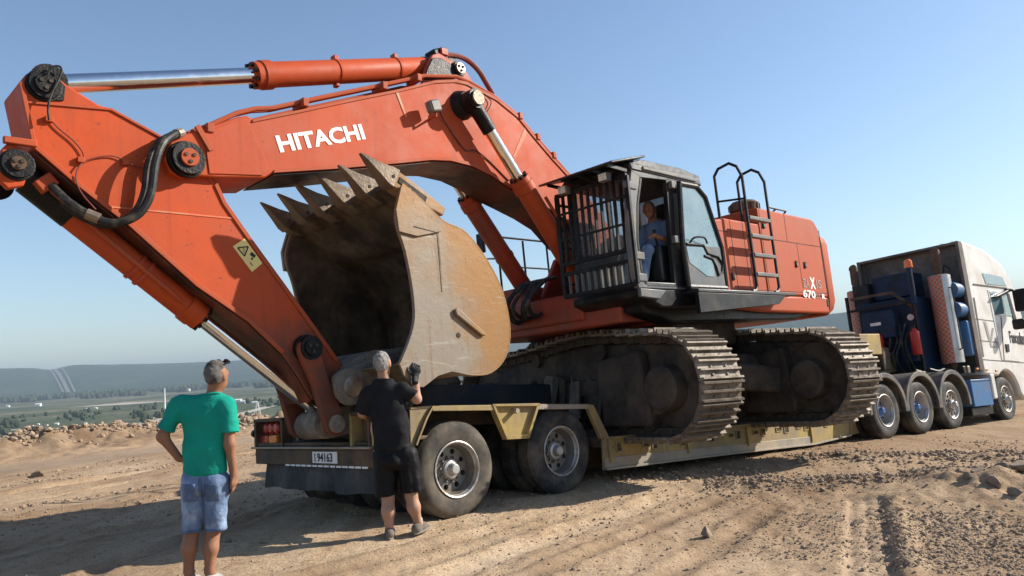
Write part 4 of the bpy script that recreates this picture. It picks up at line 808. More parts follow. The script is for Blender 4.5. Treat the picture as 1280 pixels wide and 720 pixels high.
# boom foot brackets and hoses in front of the slew platform
for y in (BW + .03, -BW - .12): obj('boom_foot_bracket', MB().prism([(2.3, 2.0), (.8, 2.0), (1.0, 3.1), (1.25, 3.32), (1.5, 3.2), (1.9, 2.6)], y, y + .09), M['red'], EX, .02)
for k in range(7):
    y = -.3 + k * .08; obj('foot_hose', MB().tube(smooth_path([(2.33, y - .2, 2.2 + .02 * k), (2.55 + .05 * math.sin(k * 2.1), y - .15, 2.25), (2.68 + .07 * math.sin(k * 1.3), y - .1 + .05 * math.sin(k * 3), 2.45 + .05 * math.sin(k * 1.9)), (2.5, y, 2.72), (2.2, y * .9, 2.8)]), .03, 7), M['rubber'], EX)
obj('valve_block', MB().bb(.1, 1.15, -.42, .66, 2.3, 3.42), M['red'], EX, .04)
obj('valve_cover', MB().bb(1.155, 1.2, -.3, .55, 2.75, 3.2), M['brown'], EX, .02)
obj('cylinder_foot', MB().bb(1.6, 2.4, -.75, .75, 2.1, 2.5), M['red'], EX, .04)

# ---- cab
C0, C1, CYN, CYF, CF, CT = .78, 2.46, 1.88, .74, 2.40, 4.04
cab = obj('cab', MB().bb(C0, C1, CYF, CYN, CF - .02, CF + .05), M['cabgrey'], EX, .01)
def csd(name, pts, y0=CYN - .07, y1=CYN, mat='cabgrey', par=None, bev=.012): return obj(name, MB().prism(H.side(pts, CYN), y0, y1), M[mat], par or cab, bev)
obj('cab_skirt', MB().prism([(C1 + .12, CF - .02), (C0, CF - .02), (C0, 2.12), (C1 - .35, 2.12), (C1 + .12, 2.28)], CYF, CYN - .02), M['black'], cab, .03)
csd('skirt_trim', [(799, 360), (832, 363), (824, 374), (800, 371)], CYN - .03, CYN + .02, 'pillar')
csd('front_pillar', [(789, 213), (800, 220), (796, 255), (796, 300), (801, 338), (807, 356), (799, 360), (793, 345), (787, 300), (785, 250)], mat='pillar')
csd('front_pillar_trim', [(800, 221), (803, 223), (799, 255), (799, 300), (804, 338), (809, 356), (807, 356), (801, 338), (796, 300), (796, 255)], mat='black')
csd('door_post', [(832, 222), (846, 226), (849, 290), (858, 358), (844, 358), (838, 290)], mat='black')
csd('sill', [(799, 355), (858, 357), (858, 362), (799, 360)], mat='pillar')
csd('rear_quarter', [(846, 226), (872, 231), (884, 244), (900, 300), (909, 360), (858, 358), (849, 290)], CYN - .12, CYN - .05, 'cabgrey')
csd('roof_header', [(786, 204), (800, 199), (850, 210), (874, 220), (876, 232), (846, 227), (800, 222), (789, 214)], mat='cabgrey')
obj('far_wall', MB().bb(C0, C1, CYF, CYF + .05, CF, CF + .62), M['cabgrey'], cab, .01)
for x in (C0 + .04, 1.55, C1 - .04): obj('far_post', MB().bb(x - .04, x + .04, CYF, CYF + .06, CF + .6, CT - .08), M['cabgrey'], cab, .01)
obj('far_window', MB().bb(C0 + .05, C1 - .05, CYF + .02, CYF + .03, CF + .62, CT - .1), M['clear'], cab)
obj('rear_wall', MB().bb(C0, C0 + .06, CYF, CYN - .1, CF, CF + 1.0), M['tan'], cab, .01); obj('rear_window', MB().bb(C0 + .02, C0 + .03, CYF, CYN - .1, CF + 1.0, CT - .1), M['glass'], cab)
roof = obj('roof', MB().loft([[(C1 + .05, CYF - .02, CT - .14), (C0 - .02, CYF - .02, CT - .14), (C0 - .02, CYN + .01, CT - .14), (C1 + .05, CYN + .01, CT - .14)], [(C1 + .08, CYF - .02, CT - .03), (C0, CYF - .02, CT - .03), (C0, CYN + .01, CT - .03), (C1 + .08, CYN + .01, CT - .03)], [(C1 - .02, CYF + .1, CT + .05), (C0 + .12, CYF + .1, CT + .03), (C0 + .12, CYN - .1, CT + .03), (C1 - .02, CYN - .1, CT + .05)]]), M['cabgrey'], cab, .03)
obj('roof_rib', MB().bb(C0 + .15, C1 - .2, CYN - .05, CYN + .03, CT - .10, CT - .05), M['pillar'], roof, .012)
vis = obj('roof_guard', MB().loft([[(C1 - .25, CYF - .05, CT + .07), (C1 - .25, CYN + .05, CT + .07), (C1 - .25, CYN + .05, CT + .10), (C1 - .25, CYF - .05, CT + .10)], [(C1 + .52, CYF - .05, CT - .12), (C1 + .52, CYN + .05, CT - .12), (C1 + .52, CYN + .05, CT - .09), (C1 + .52, CYF - .05, CT - .09)]]), M['cabgrey'], cab, .01)
for k in range(5): y = CYF + .1 + k * .25; obj('guard_strut', MB().beam((C1 + .1, y, CT - .14), (C1 + .5, y, CT - .125), .03, .04), M['black'], vis)
for y in (CYN - .25, CYF + .2):
    l = obj('work_lamp', MB().box((C1 + .28, y, CT - .2), (.10, .15, .12)), M['pillar'], vis, .02); obj('lens', MB().box((C1 + .34, y, CT - .2), (.01, .12, .09)), M['white'], l)
# front guard of upright bars
gx = C1 + .20
gd = obj('front_guard', MB(), M['black'], cab) if False else None
mb = MB()
for a, b_ in (((gx, CYF - .04, 2.42), (gx - .03, CYF - .04, CT - .22)), ((gx, CYN, 2.42), (gx - .03, CYN, CT - .22))): mb.beam(a, b_, .06, .05, (1, 0, 0))
for z in (2.42, 2.72, 2.86, CT - .22): mb.beam((gx - .02 * (z - 2.4) / 1.5, CYF - .05, z), (gx - .02 * (z - 2.4) / 1.5, CYN + .01, z), .05, .055)
gd = obj('front_guard', mb, M['black'], cab, .006)
for k in range(1, 11):
    y = CYF - .04 + k * (CYN - CYF + .04) / 11; obj('guard_bar', MB().beam((gx, y, 2.86), (gx - .03, y, CT - .22), .022, .05, (1, 0, 0)), M['black'], gd); 
    obj('guard_bar', MB().beam((gx, y, 2.42), (gx, y, 2.72), .022, .04, (1, 0, 0)), M['pillar'], gd)
for z in (3.2, 3.55): obj('guard_cross_bar', MB().beam((gx + .0, CYF - .04, z), (gx + .0, CYN, z), .02, .03), M['black'], gd)
for z in (2.50, 2.78, 3.7): obj('guard_hinge', MB().bb(C1 - .02, gx, CYN - .05, CYN + .015, z - .05, z + .05), M['pillar'], gd, .01)
for z in (2.6, 3.1, 3.7): obj('guard_stay', MB().beam((C1 - .1, CYF - .03, z), (gx, CYF - .03, z), .03, .03), M['black'], gd)
obj('windscreen', MB().bb(C1 - .03, C1 - .02, CYF + .06, CYN - .06, CF + .55, CT - .16), M['clear'], cab)
obj('lower_windscreen', MB().bb(C1 - .03, C1 - .02, CYF + .06, CYN - .06, CF + .05, CF + .52), M['clear'], cab)
for y in (CYF + .03,): obj('front_pillar', MB().bb(C1 - .08, C1, CYF, CYF + .07, CF, CT - .1), M['cabgrey'], cab, .01)
# the door, swung right round and latched against the cab
DYO = CYN + .10
dr = obj('open_door', MB().prism(H.side([(851, 229), (872, 233), (883, 246), (904, 310), (910, 360), (863, 358), (855, 300)], DYO), DYO - .03, DYO - .024), M['glass'], cab)
def frame(name, pts, wd, y0, y1, mat, par):
    mb = MB(); P = H.side(pts, DYO); n_ = len(P)
    for i in range(n_):
        a, b_ = P[i], P[(i + 1) % n_]; mb.beam((a[0], (y0 + y1) / 2, a[1]), (b_[0], (y0 + y1) / 2, b_[1]), wd, y1 - y0, (0, 1, 0)) if False else mb.tube([(a[0], (y0 + y1) / 2, a[1]), (b_[0], (y0 + y1) / 2, b_[1])], wd / 2, 8)
    return obj(name, mb, M[mat], par)
frame('door_frame', [(851, 229), (872, 233), (883, 246), (904, 310), (910, 360), (863, 358), (855, 300)], .075, DYO - .05, DYO, 'black', dr)
obj('lower_panel', MB().prism(H.side([(856, 305), (900, 309), (908, 360), (863, 358)], DYO), DYO - .02, DYO - .005), M['pillar'], dr, .004)
obj('lower_pane', MB().prism(H.side([(858, 308), (880, 309), (886, 318), (892, 328), (893, 346), (884, 345), (862, 328)], DYO), DYO - .004, DYO + .002), M['glass'], dr)
obj('lower_pane_seal', MB().tube([H.at(a, b_, DYO) for a, b_ in ((858, 305), (879, 307), (884, 317), (897, 321), (903, 330), (903, 340), (898, 344), (895, 334), (890, 324), (880, 320))], .022, 6), M['black'], dr)
obj('grab_handle', MB().tube(smooth_path([H.at(862, 304, DYO), H.at(868, 297, DYO + .06), H.at(880, 297, DYO + .08), H.at(884, 304, DYO + .03)]), .014, 6), M['black'], dr)
for px, py in ((838, 232), (842, 300)): q = H.at(px, py, CYN); obj('door_hinge', MB().bb(q[0] - .06, q[0] + .06, CYN, CYN + .06, q[2] - .05, q[2] + .05), M['pillar'], cab, .01)
# inside
st = obj('seat', MB().bb(1.0, 1.55, 1.05, 1.6, 2.72, 2.88), M['seat'], cab, .04); obj('seat_back', MB().box((1.02, 1.32, 3.2), (.14, .52, .75), Matrix.Rotation(-.15, 3, 'Y')), M['seat'], st, .05); obj('head_rest', MB().box((.93, 1.32, 3.66), (.1, .28, .2)), M['seat'], st, .04); obj('seat_base', MB().bb(1.1, 1.5, 1.15, 1.5, 2.42, 2.72), M['black'], st, .02)
for y in (1.02, 1.66):
    cn = obj('console', MB().bb(1.35, 1.85, y - .09, y + .09, 2.5, 3.0), M['cabgrey'], cab, .03); obj('control_lever', MB().tube([(1.75, y, 3.0), (1.8, y, 3.15), (1.79, y, 3.22)], [.015, .015, .03], 8), M['black'], cn)
obj('travel_lever', MB().tube([(2.1, 1.2, 2.45), (2.05, 1.2, 2.9), (1.95, 1.2, 3.05)], .015, 6), M['steel'], cab); obj('travel_lever', MB().tube([(2.1, 1.38, 2.45), (2.05, 1.38, 2.9), (1.95, 1.38, 3.05)], .015, 6), M['steel'], cab)

# ---- undercarriage
UM = H.mat().inverted() @ UC.mat(); GAU, TW, THT, TLEN = 3.0, .72, 1.36, 5.8; RR = THT / 2
def uobj(name, mb, mat, par, bev=0, ang=32):
    o = obj(name, mb, mat, par, bev, ang)
    if par is EX: o.matrix_basis = UM
    return o
SP = TLEN - 2 * RR; PER = 2 * SP + 2 * math.pi * RR; NS = 50
def track_at(s):
    s %= PER
    if s < SP: return Vector((-SP / 2 + s, 0, RR)), 0.0
    s -= SP
    if s < math.pi * RR: a = s / RR; return Vector((SP / 2 + RR * math.sin(a), 0, RR * math.cos(a))), a
    s -= math.pi * RR
    if s < SP: return Vector((SP / 2 - s, 0, -RR)), math.pi
    s -= SP; a = s / RR; return Vector((-SP / 2 - RR * math.sin(a), 0, -RR * math.cos(a))), math.pi + a
pitch = PER / NS
smb = MB().bb(-pitch * .46, pitch * .46, -TW / 2, TW / 2, -.045, -.012)
smb.bb(-pitch * .50, -pitch * .30, -TW / 2, TW / 2, -.03, -.022)
for x, h in ((-pitch * .44, .040), (-pitch * .02, .034), (pitch * .40, .040)):
    rings = [[(x + sx * (.020 if zz < .01 else .012), y, zz) for sx, zz in ((-1, -.02), (-1, h), (1, h), (1, -.02))] for y in (-TW / 2, TW / 2)]; smb.loft(rings)
for y in (-.13, .13):
    for x in (-.045, .055): smb.lathe([(0, .018), (.016, .018), (.016, 0)], (x, y, -.012), (0, 0, 1), 6)
SHOE = mesh('track_shoe', smb, M['shoe']); 
LINK = mesh('track_link', MB().bb(-pitch * .5, pitch * .5, -.15, -.09, -.15, -.05).bb(-pitch * .5, pitch * .5, .09, .15, -.15, -.05).cyl((0, -.17, -.1), (0, .17, -.1), .04, 8), M['under'])
for tnum in (0, 1):
    oy = tnum * GAU
    fr = obj('track_frame', MB().bb(-SP / 2 + .15, SP / 2 - .15, oy - .24, oy + .24, -.36, .16), M['under'], EX, .04); fr.matrix_basis = UM
    obj('frame_slope', MB().prism([(-2.2, .14), (1.6, .14), (1.4, .62), (.6, .68), (-1.2, .56), (-2.1, .40)], oy - .13, oy + .2), M['under'], fr, .05)
    obj('track_guard', MB().prism([(-2.1, -.05), (1.0, -.05), (1.05, -.38), (-2.1, -.42)], oy - .27, oy - .241), M['black'], fr, .01)
    obj('motor_guard', MB().prism([(.9, .42), (1.75, .5), (1.9, -.2), (1.9, -.5), (.95, -.5)], oy - .30, oy - .10), M['under'], fr, .04)
    for sx, nm in ((SP / 2, 'sprocket'), (-SP / 2, 'idler')):
        sp = obj(nm, MB().lathe([(-.12, .30), (-.12, RR - .16), (-.06, RR - .12), (.06, RR - .12), (.12, RR - .16), (.12, .30)], (sx, oy, 0), (0, 1, 0), 36), M['under'], fr)
        obj('final_drive_hub' if sx > 0 else 'idler_hub', MB().lathe([(-.33, 0), (-.33, .25), (-.30, .29), (-.12, .31), (.12, .31), (.30, .29), (.33, .25), (.33, 0)], (sx - (.08 if sx > 0 else 0), oy, -.02), (0, 1, 0), 32), M['under'], sp)
        if sx > 0:
            for k in range(21): a = k * 2 * math.pi / 21; obj('sprocket_tooth', MB().box((sx + (RR - .11) * math.cos(a), oy, (RR - .11) * math.sin(a)), (.09, .12, .07), Matrix.Rotation(-a, 3, 'Y')), M['under'], sp)
    st_ = [(SP / 2 + (RR - .14) * math.sin(a), (RR - .14) * math.cos(a)) for a in np.linspace(0, math.pi, 9)] + [(-SP / 2 - (RR - .14) * math.sin(a), -(RR - .14) * math.cos(a)) for a in np.linspace(0, math.pi, 9)] + [(-.6, RR - .06), (.5, RR + .0), (1.4, RR - .05)]
    obj('packed_mud', MB().prism(st_, oy - .09, oy + .11), M['under'], fr, .03)
    for k in range(8): x = -SP / 2 + .45 + k * (SP - .9) / 7; obj('track_roller', MB().cyl((x, oy - .2, -RR + .24), (x, oy + .2, -RR + .24), .13, 16), M['under'], fr)
    for x in (-.7, .9): obj('carrier_roller', MB().cyl((x, oy - .2, RR - .13), (x, oy + .2, RR - .13), .11, 14), M['under'], fr)
    for k in range(10): x = random.uniform(-2, 1.4); obj('mud_lump', MB().add([tuple(np.array([x, oy - .28, random.choice((.18, -.40)) + random.uniform(-.03, .06)]) + v * (random.uniform(.1, .25), .08, .07)) for v in IV], IF), M['mudgrey'] if k % 4 == 0 else M['under'], fr)
    tr = obj('crawler_track', MB(), M['under'], EX) if False else thing_part
    tr = bpy.data.objects.new('crawler_track', None); COL.objects.link(tr); tr.parent = EX; tr.matrix_basis = UM
    for k in range(NS):
        p, a = track_at(k * pitch + .09 + tnum * .1); p.y = oy
        if p.z > RR - .01: p.z += .15 * math.exp(-((p.x - .55) / 1.25) ** 2)                     # lifted over the carrier rollers
        Mx = Matrix.Translation(p) @ Matrix.Rotation(a, 4, 'Y')
        inst('track_shoe', SHOE, tr, Mx @ Matrix.Rotation(random.uniform(-.012, .012), 4, 'Y')); inst('track_link', LINK, tr, Mx)
car = obj('car_body', MB().bb(-1.3, 1.3, .2, GAU - .2, -.1, .45), M['under'], EX, .1); car.matrix_basis = UM
obj('slew_pedestal', MB().lathe([(0, 1.1), (.3, .95)], (0, GAU / 2, .4), (0, 0, 1), 32), M['under'], car)
for s in (1, -1):
    for oy in (.2, GAU - .2): obj('frame_leg', MB().beam((s * .9, GAU / 2, .2), (s * 1.5, oy, 0), .5, .4), M['under'], car, .05)

# ================================================================== wheels
def wheel_meshes(kind, r=.53, w=.29, deep=.10, holes=8):
    """axle along +y = inboard, outer face at y = 0"""
    rb = r * .565; ty = MB()
    prof = [(.035, rb), (.012, rb * 1.06), (.0, rb * 1.25), (-.004, r * .80), (.006, r * .90), (.03, r * .965), (.055, r * .988)]
    tread = []
    for k in range(4):
        a = .06 + k * (w - .12) / 4; b_ = a + (w - .12) / 4; tread += [(a, r), (b_ - .014, r), (b_ - .012, r - .014), (b_ - .002, r - .014)]
    prof += tread + [(w - .06, r), (w - .03, r * .965), (w - .006, r * .9), (w, r * .8), (w, rb * 1.2), (w - .03, rb)]
    ty.lathe(prof, (0, 0, 0), (0, 1, 0), 56, caps=False)
    out = {'tyre': ty}
    lp = MB(); lp.lathe([(.028, rb * 1.01), (.004, rb * 1.03), (.0, rb * 1.0), (.006, rb * .955), (.04, rb * .93), (.05, rb * .90)], (0, 0, 0), (0, 1, 0), 48, caps=False); out['rim_lip'] = lp
    di = MB(); r1, r2 = rb * .42, rb * .80; rh = rb * .105; rc = rb * .66; yd = deep
    di.lathe([(.05, rb * .91), (max(.06, yd * .6), rb * .87), (yd, r2)], (0, 0, 0), (0, 1, 0), 48, caps=False)
    for k in range(holes):                       # disc sectors, each with a real hand hole
        a0 = 2 * math.pi * k / holes; da = math.pi / holes; c = (rc * math.cos(a0), rc * math.sin(a0)); n_ = 16; ho = []; bo = []; bk = []
        for i in range(n_):
            t = 2 * math.pi * i / n_; hx_ = c[0] + rh * math.cos(t + a0); hz_ = c[1] + rh * math.sin(t + a0); ho.append((hx_, yd + .0, hz_)); bk.append((hx_, yd + .05, hz_))
            ct, stt = math.cos(t), math.sin(t); m_ = max(abs(ct), abs(stt)); rr = (rc + (r2 - rc) * ct / m_) if ct > 0 else (rc + (rc - r1) * ct / m_); aa = a0 + da * stt / m_; bo.append((rr * math.cos(aa), yd, rr * math.sin(aa)))
        di.loft([bk, ho, bo], False)
    di.lathe([(yd, r1), (yd - .03, r1 * .92), (yd - .035, r1 * .7), (yd - .035, 0)], (0, 0, 0), (0, 1, 0), 32, caps=False)
    di.lathe([(yd + .12, rb * .9), (yd + .12, 0)], (0, 0, 0), (0, 1, 0), 24)
    out['rim'] = di
    hb = MB(); hb.lathe([(yd - .03, rb * .34), (yd - .05, rb * .33), (yd - .06, rb * .22), (yd - .12, rb * .19), (yd - .13, rb * .15), (yd - .13, 0)], (0, 0, 0), (0, 1, 0), 28); out['hub'] = hb
    nu = MB()
    for k in range(10): a = 2 * math.pi * k / 10 + .15; nu.cyl((rb * .46 * math.cos(a), yd + .0, rb * .46 * math.sin(a)), (rb * .46 * math.cos(a), yd - .035, rb * .46 * math.sin(a)), .013, 6)
    out['wheel_nuts'] = nu
    return out
def build_wheel(parent, W, mats, x, y, z, name='wheel', only=None, rot=0.0):
    wh = None
    for key in ('tyre', 'rim', 'rim_lip', 'hub', 'wheel_nuts'):
        if only and key not in only: continue
        if wh is None:
            wh = bpy.data.objects.new(name, None); COL.objects.link(wh); wh.parent = parent; wh.matrix_basis = Matrix.Translation((x, y, z)) @ Matrix.Rotation(rot, 4, 'Y')
        o = bpy.data.objects.new(key, W[key][mats[key]]); COL.objects.link(o); o.parent = wh
        if key == 'wheel_nuts': o['kind'] = 'stuff'
    return wh
def wheel_set(kind, matsets, **k):
    d = wheel_meshes(kind, **k); W = {}
    for key, mb in d.items(): W[key] = {mk: mesh(key, mb, M[mk], 35) for mk in set(ms[key] for ms in matsets)}
    return W

# ================================================================== LOWBED TRAILER
TR = thing('lowbed_trailer', T, 'worn yellow lowbed trailer carrying the orange excavator', 'trailer')
tside = lambda pts, y: T.side(pts, y)
def tp(name, pts, y0, y1, mat, par=TR, bev=.006): return obj(name, MB().prism(tside(pts, min(y0, y1)), y0, y1), M[mat], par, bev)
msA = dict(tyre='tyre', rim='rim', rim_lip='rimlip', hub='hub', wheel_nuts='rim'); msB = dict(msA, tyre='tyre2')
WT = wheel_set('t', [msA, msB], r=.53, w=.29, deep=.16, holes=8)
for i, x in enumerate((.14, 1.77)):
    zc = .50 + i * .035
    build_wheel(TR, WT, msA if i == 0 else msB, x, 0, zc, rot=.3 + i * .9)
    for y in (.32, .76, 1.08, 1.48, 1.80, 2.22, 2.54): build_wheel(TR, WT, msB, x, y, zc, only=('tyre', 'rim'), rot=y)
    obj('axle', MB().cyl((x, .1, zc), (x, 2.7, zc), .07, 12), M['under'], TR)
# fenders along the near side
topz = T.side([(513, 509), (541, 507), (618, 506), (673, 505), (735, 505)], -.02)
fp = obj('fender_plate', MB().loft([[(x, -.03, z), (x, .72, z), (x, .72, z - .02), (x, -.03, z - .02)] for x, z in topz]), M['yellow'], TR)
obj('fender_plate', MB().loft([[(x, 2.1, z), (x, 2.84, z), (x, 2.84, z - .02), (x, 2.1, z - .02)] for x, z in topz]), M['yellow'], TR)
obj('bogie_deck', MB().loft([[(x, .72, z - .03), (x, 2.1, z - .03), (x, 2.1, z - .22), (x, .72, z - .22)] for x, z in [(-.9, topz[0][1])] + topz]), M['brown'], TR)
tp('fender_rail', [(541, 507.5), (618, 506.5), (618, 513), (541, 514)], -.05, -.031, 'yellow'); tp('fender_rail', [(673, 505.5), (735, 505.5), (735, 511), (671, 512)], -.05, -.031, 'trgrey')
rb_ = tp('rear_fender_bracket', [(512, 509.5), (541, 507.5), (533, 522), (526, 540), (520, 556), (513, 556)], -.02, 0, 'yellow')
tp('bracket_edge', [(541, 507.5), (543, 507.5), (535, 523), (528, 541), (522, 557), (520, 556), (526, 540), (533, 522)], -.06, .05, 'yellow', rb_, .002)
fb = tp('middle_fender_bracket', [(618, 506.5), (673, 505.5), (660, 546), (635, 548)], .0, .02, 'yellow')
for pts in ([(616, 506.5), (619, 506.5), (637, 548), (634, 549)], [(672, 505.5), (675, 505.5), (662, 548), (659, 547)], [(634, 545), (661, 543), (661, 548), (634, 549.5)], [(616, 505), (675, 504), (675, 507.5), (616, 508)]): tp('bracket_edge', pts, -.06, .03, 'yellow', fb, .003)
q = T.at(641, 514, 0); obj('peg', MB().cyl((q[0], -.09, q[2]), (q[0], .0, q[2]), .03, 12), M['trgrey'], fb)
tp('sloping_strut', [(733, 505.5), (742, 506), (762, 547), (752, 549)], -.03, .03, 'yellow')
# load bed: side web, ribs, stake pockets, bottom edge
zt = lambda x: .635 - (x - 2.5) * .031
wpts = T.side([(753, 548), (800, 544), (1011, 526), (1062, 519), (1062, 544), (1017, 556), (755, 588)], -.02)
web = obj('side_web', MB().prism(wpts, -.02, .01), M['yellow'], TR, .004)
obj('bottom_edge', MB().prism(T.side([(756, 572), (828, 565), (936, 554), (1000, 547), (1017, 545), (1017, 556), (900, 569), (756, 588)], -.03), -.035, -.021), M['trgrey'], web, .004)
obj('bottom_flange', MB().prism(T.side([(756, 585), (900, 567), (1017, 554), (1062, 543), (1062, 545), (1017, 556), (900, 569.5), (756, 588)], -.03), -.075, -.036), M['trgrey'], web, .003)
obj('top_flange', MB().prism(T.side([(753, 547), (1062, 518), (1062, 520.5), (753, 549.5)], -.03), -.05, -.0205), M['yellow'], web, .003)
obj('nose_wedge', MB().prism(T.side([(1063, 519), (1085, 521.5), (1092, 524), (1092, 537), (1063, 544)], -.01), -.012, .03), M['yellow'], TR, .004)
for px0, py0, wd, hh in [(768, 559, 9, 6), (813, 555, 9, 6), (848, 551, 9, 6), (884, 547, 9, 5.5), (918, 543.5, 8, 5.5), (949, 540, 8, 5), (978, 536, 8, 5), (1003, 532.5, 7.5, 5), (1028, 529, 7, 4.5), (1052, 524.5, 6.5, 4.5)]:
    for dx, w_, h_, dy in ((-wd * .62, wd * .9, hh * .75, .6), (wd * .55, wd * .8, hh * 1.75, 0)):
        a = T.hit(px0 + dx - w_ / 2, py0 + dy - h_ / 2, 1, -.022); b_ = T.hit(px0 + dx + w_ / 2, py0 + dy + h_ / 2, 1, -.022)
        x0, x1, z0, z1 = a[0], b_[0], b_[2], a[2]
        sp = obj('stake_pocket', MB().bb(x0, x1, -.0235, -.021, z0, z1), M['under'], web)
        mb = MB()
        for c0, c1 in (((x0, z0), (x1, z0)), ((x1, z0), (x1, z1)), ((x1, z1), (x0, z1)), ((x0, z1), (x0, z0))): mb.beam((c0[0], -.028, c0[1]), (c1[0], -.028, c1[1]), .014, .014, (0, 1, 0))
        obj('pocket_rim', mb, M['yellow'], sp)
for px in (762, 1016, 936, 860):
    a = T.hit(px, 560, 1, -.03); x = a[0]; obj('web_rib', MB().bb(x - .03, x + .03, -.06, -.0205, zt(x) - .33 if px != 1016 else zt(x) - .4, zt(x) - .03), M['yellow'], web, .004)
obj('load_deck', MB().loft([[(x, .012, z), (x, 2.8, z), (x, 2.8, z - .12), (x, .012, z - .12)] for x, z in ((2.5, zt(2.5) - .01), (9.5, zt(9.5) - .01))]), M['brown'], TR)
obj('side_web', MB().prism(wpts, 2.81, 2.84), M['yellow'], TR, .004)
for y in (.8, 1.4, 2.0): obj('deck_beam', MB().loft([[(x, y - .08, z), (x, y + .08, z), (x, y + .08, z - .3), (x, y - .08, z - .3)] for x, z in ((2.0, zt(2.5) - .14), (9.6, zt(9.5) - .14))]), M['brown'], TR)
obj('folded_ramp', MB().loft([[(x, .95, z), (x, 2.2, z), (x, 2.2, z - .36), (x, .95, z - .36)] for x, z in ((.35, topz[1][1] + .26), (2.6, topz[4][1] + .30))]), M['navy'], TR, .02)
for k_ in range(14): obj('mud_lump', MB().add([tuple(np.array([-.1 + .09 * k_, 1.0 + .07 * (k_ * 5 % 14), 1.42 + .06 * math.sin(k_ * 1.7)]) + v * (.26, .22, .20 + .05 * math.sin(k_))) for v in IV], IF), M['under'], TR)
obj('ramp_hinge', MB().bb(-.25, .33, 1.0, 2.1, 1.2, 1.42), M['under'], TR, .05)
gn = obj('gooseneck', MB().prism([(9.2, .05), (9.9, .05), (10.6, .95), (13.4, 1.15), (13.4, 1.55), (12.6, 1.75), (10.4, 1.45), (9.2, .45)], .55, 1.75), M['yellow'], TR, .03)
obj('gooseneck_top', MB().bb(11.0, 12.0, .25, .9, 1.55, 2.0), M['yellow'], gn, .02); obj('hydraulic_unit', MB().bb(12.1, 12.5, .3, .8, 1.2, 1.7), M['brown'], gn, .03)
# tail
XR = -.95
def tr_(px, py, x=XR): h = T.hit(px, py, 0, x); return h[1], h[2]
def rear(name, px0, py0, px1, py1, x0, x1, mat, par=TR, bev=.008):
    (ya, za), (yb, zb) = tr_(px0, py0), tr_(px1, py1); return obj(name, MB().bb(x0, x1, min(ya, yb), max(ya, yb), min(za, zb), max(za, zb)), M[mat], par, bev)
bm_ = obj('tail_beam', MB().bb(XR, XR + .12, -.05, 2.78, .64, .83), M['brown'], TR, .012)
obj('beam_ledge', MB().bb(XR - .05, XR + .14, -.06, 2.8, .83, .855), M['trgrey'], bm_, .006)
obj('tail_floor', MB().bb(XR, .0, .05, 2.72, .86, .90), M['brown'], TR, .01); obj('tail_back', MB().bb(-.5, -.46, .05, 2.72, .9, 1.16), M['brown'], TR, .01)
bx_ = obj('lamp_box', MB().bb(XR + .10, XR + .12, 1.98, 2.74, .86, 1.17), M['brown'], TR, .006)
for y0, y1, z0, z1 in ((2.70, 2.76, .855, 1.19), (1.95, 2.0, .855, 1.19), (1.95, 2.76, 1.16, 1.20)): obj('lamp_box_frame', MB().bb(XR - .02, XR + .12, y0, y1, z0, z1), M['brown'], bx_, .006)
for k in range(3): obj('round_lamp', MB().lathe([(0, .075), (.03, .072), (.05, .05), (.055, 0)], (XR + .10, 2.60 - k * .155, 1.075), (-1, 0, 0), 16), M['lens'], bx_)
for k in range(2): obj('square_lamp', MB().bb(XR + .04, XR + .10, 2.36 - k * .24 + .13, 2.36 - k * .24 + .35, .88, .99), M['lens'] if k == 0 else M['lensy'], bx_, .015)
obj('side_marker', MB().lathe([(0, .05), (.06, .05), (.06, 0)], (XR + .02, 2.78, 1.02), (0, 1, 0), 12), M['black'], bx_)
pb = obj('lamp_box', MB().bb(XR + .10, XR + .12, -.02, .32, .86, 1.17), M['brown'], TR, .006)
for y0, y1, z0, z1 in ((.30, .345, .855, 1.2), (-.05, -.01, .855, 1.2), (-.05, .345, 1.17, 1.21)): obj('lamp_box_frame', MB().bb(XR - .03, XR + .12, y0, y1, z0, z1), M['brown'] if y0 < 0 else M['yellow'], pb, .006)
fl = []
for k in range(25): y = -.02 + k * 2.6 / 24; dx = .025 * math.sin(k * .9) + .02 * math.sin(k * 2.3); fl.append([(XR + .06 + dx * .1, y, .635), (XR + .05 + dx, y, .5), (XR + .04 + dx * 1.6, y, .36 + .012 * math.sin(k * .7)), (XR + .055 + dx * 1.6, y, .36 + .012 * math.sin(k * .7)), (XR + .065 + dx, y, .5), (XR + .075, y, .635)])
fo = obj('mud_flap', MB().loft(fl), M['flap'], TR)
for k in range(14): y = .05 + k * .135; obj('reflector', MB().bb(XR - .006, XR - .001, y, y + .11, .632, .652), M['white'], bm_)
pl = obj('licence_plate', MB().bb(XR - .012, XR - .004, .66, 1.22, .675, .80), M['white'], TR, .003)
Mt = plane_matrix((XR - .014, 1.17, .695), (0, -1, 0), (0, 0, 1))
t_ = text('P', .055, .002, .001, M['ink'], 'lettering', pl, Mt @ Matrix.Translation((0, .045, 0))); t_ = text('Z', .055, .002, .001, M['ink'], 'lettering', pl, Mt); t_ = text('94163', .125, .003, .001, M['ink'], 'lettering', pl, Mt @ Matrix.Translation((.07, 0, 0)), 1.12)
obj('rope', MB().tube(smooth_path([(XR + .1, 1.75, 1.35), (XR + .05, 1.8, 1.25), (XR + .03, 1.72, 1.1), (XR + .06, 1.70, .92)]), .012, 6), M['trgrey'], TR)

